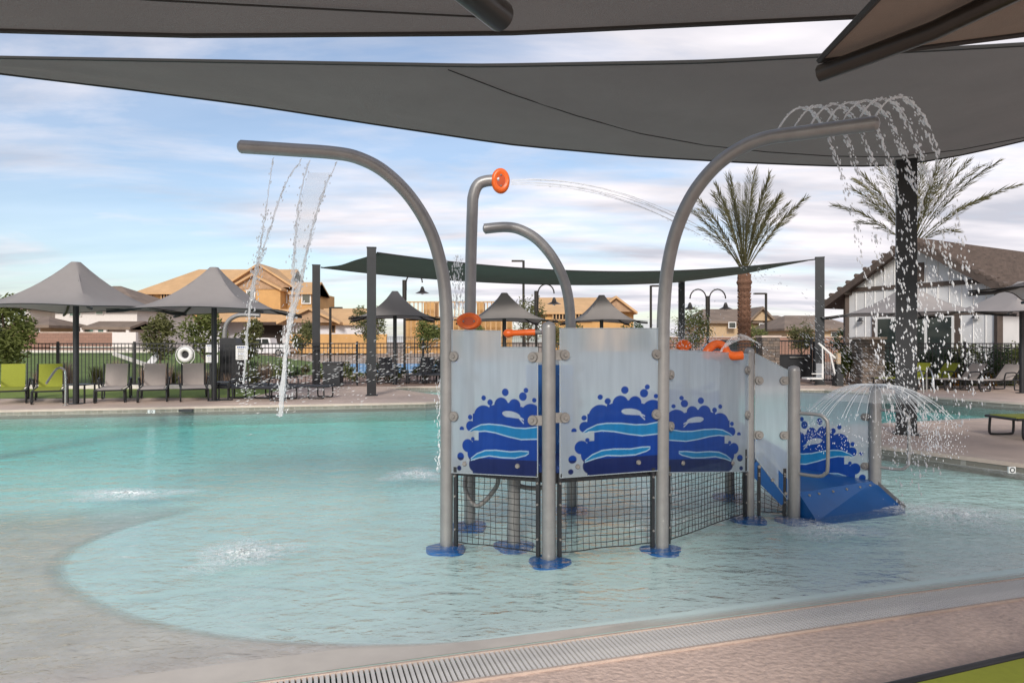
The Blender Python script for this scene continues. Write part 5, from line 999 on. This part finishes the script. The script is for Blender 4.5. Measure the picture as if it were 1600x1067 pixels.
for k in range(16):
    u = 400+19*k+rg(-6, 6); Y = 25.2+rg(0, 3.5); shrub((u-CX)/F*Y, Y, rg(.25, .5), rg(.4, .9), ('leaf3', 'leaf2', 'leaf')[k % 3], 'low green shrub in the gravel bed behind the middle fence', 380, .06)
def tuft(x, y, h, n, m, lab, sp=.35):
    t = T('ornamental_grass', lab, 'grass tuft', (x, y, .13), 0, 'ornamental grass tufts'); mb = MB()
    for i in range(n):
        an = rg(0, 6.28); l = h*rg(.6, 1.1); b = Vector((x+random.gauss(0, .07), y+random.gauss(0, .07), .12)); o_ = Vector((math.cos(an), math.sin(an), 0))*sp*rg(.2, 1.1); w_ = Vector((-math.sin(an), math.cos(an), 0))*.008
        mid = b+o_*.45+Vector((0, 0, l*.65)); e_ = b+o_+Vector((0, 0, l)); mb.add([b-w_, b+w_, mid+w_, mid-w_, e_], [(0, 1, 2, 3), (3, 2, 4)])
    mb.build('blades', M[m], t)
random.seed(5)
for k in range(20): u = 20+rg(-8, 8)+21*k; Y = 22.6+rg(0, 1.2); (tuft((u-CX)/F*Y, Y, rg(.45, .9), 200, 'plume' if k % 3 else 'leaf2', 'feathery ornamental grass tuft behind the ring buoy fence' if k % 3 else 'green ornamental grass tuft behind the ring buoy fence') if (k % 2 == 0 or k > 10) else None)
for k in range(0): u = 0; Y = 22.6+rg(0, 1.2); tuft((u-CX)/F*Y, Y, rg(.7, 1.2), 260, 'plume' if k % 3 else 'leaf2', 'feathery ornamental grass tuft behind the ring buoy fence' if k % 3 else 'green ornamental grass tuft behind the ring buoy fence')
for k in range(7): u = 1400+30*k; Y = 22.95; tuft((u-CX)/F*Y, Y, .5, 120, 'flower' if k % 2 else 'leaf', 'yellow flowering tuft below the clubhouse shrubs' if k % 2 else 'short green tuft below the clubhouse shrubs', .25)
def palm(u, vcrown, Y, lab, nf, flen, spread, zb=.1, tr=.23):
    x = (u-CX)/F*Y; zc_ = zat(vcrown, Y); t = T('palm_tree', lab, 'palm tree', (x, Y, zb), 0, 'date palms'); mb = MB(); n = 34
    pts = [Vector((x, Y, zb+(zc_-zb)*i/n)) for i in range(n+1)]; mb.tube(pts, [tr*(1.0+(.10 if i % 2 else -.04))*(1.0 if i < n-6 else 1.28-.1*abs(i-n+3)) for i in range(n+1)], 14); tk = mb.build('trunk', M['palm_trunk'], t)
    mb = MB()      # cut frond bases in a diamond pattern
    for i in range(n):
        for k in range(7):
            an = 2*math.pi*(k+.5*(i % 2))/7; c = pts[i]+Vector((math.cos(an)*tr*1.02, math.sin(an)*tr*1.02, .03)); mb.oct(c, .05, .085, (math.cos(an)*.6, math.sin(an)*.6, 1))
    mb.build('frond_base', M['palm_trunk'], tk, kind='stuff')
    for f_ in range(nf):
        an = 2.399*f_+rg(-.2, .2); q = (f_+.5)/nf; lean = spread*(.12+.88*q)*rg(.85, 1.1); L = flen*rg(.85, 1.05); base = Vector((x, Y, zc_-.1+.35*(1-q))); d = Vector((math.cos(an), math.sin(an), 0)); pts_ = []
        for i in range(13): s_ = i/12; pts_.append(base+d*(L*math.sin(lean)*s_*(1+.18*s_))+Vector((0, 0, L*math.cos(lean)*s_-.30*L*math.sin(lean)*s_**2.6)))
        mb = MB(); mb.tube(pts_, [.028*(1-.85*i/12) for i in range(13)], 5)
        for i in range(48):
            s_ = .30+.70*i/48; k = min(11, int(s_*12)); p = pts_[k].lerp(pts_[k+1], s_*12-k); tg = (pts_[k+1]-pts_[k]).normalized(); sd_ = tg.cross(Vector((0, 0, 1))).normalized(); ll = .46*math.sin(math.pi*min(1, (s_-.22)*1.12))**.6*rg(.8, 1.1)+.08
            for s2 in (-1, 1):
                up = sd_.cross(tg).normalized(); e_ = p+(tg*.75+sd_*s2*.55+up*rg(-.35, .3)).normalized()*ll; wv = tg.cross(e_-p).normalized()*.014; m_ = p.lerp(e_, .5)-Vector((0, 0, .015)); mb.add([p, m_+wv, e_, m_-wv], [(0, 1, 2, 3)])
        mb.build('frond', M['palm_leaf'], t)
random.seed(11)
palm(1163, 427, 28, 'date palm with upright fronds and cross hatched trunk beside the lamp', 30, 4.0, R(38)); palm(1425, 388, 27.5, 'date palm with wide fronds rising behind the black shade post', 30, 4.2, R(54))
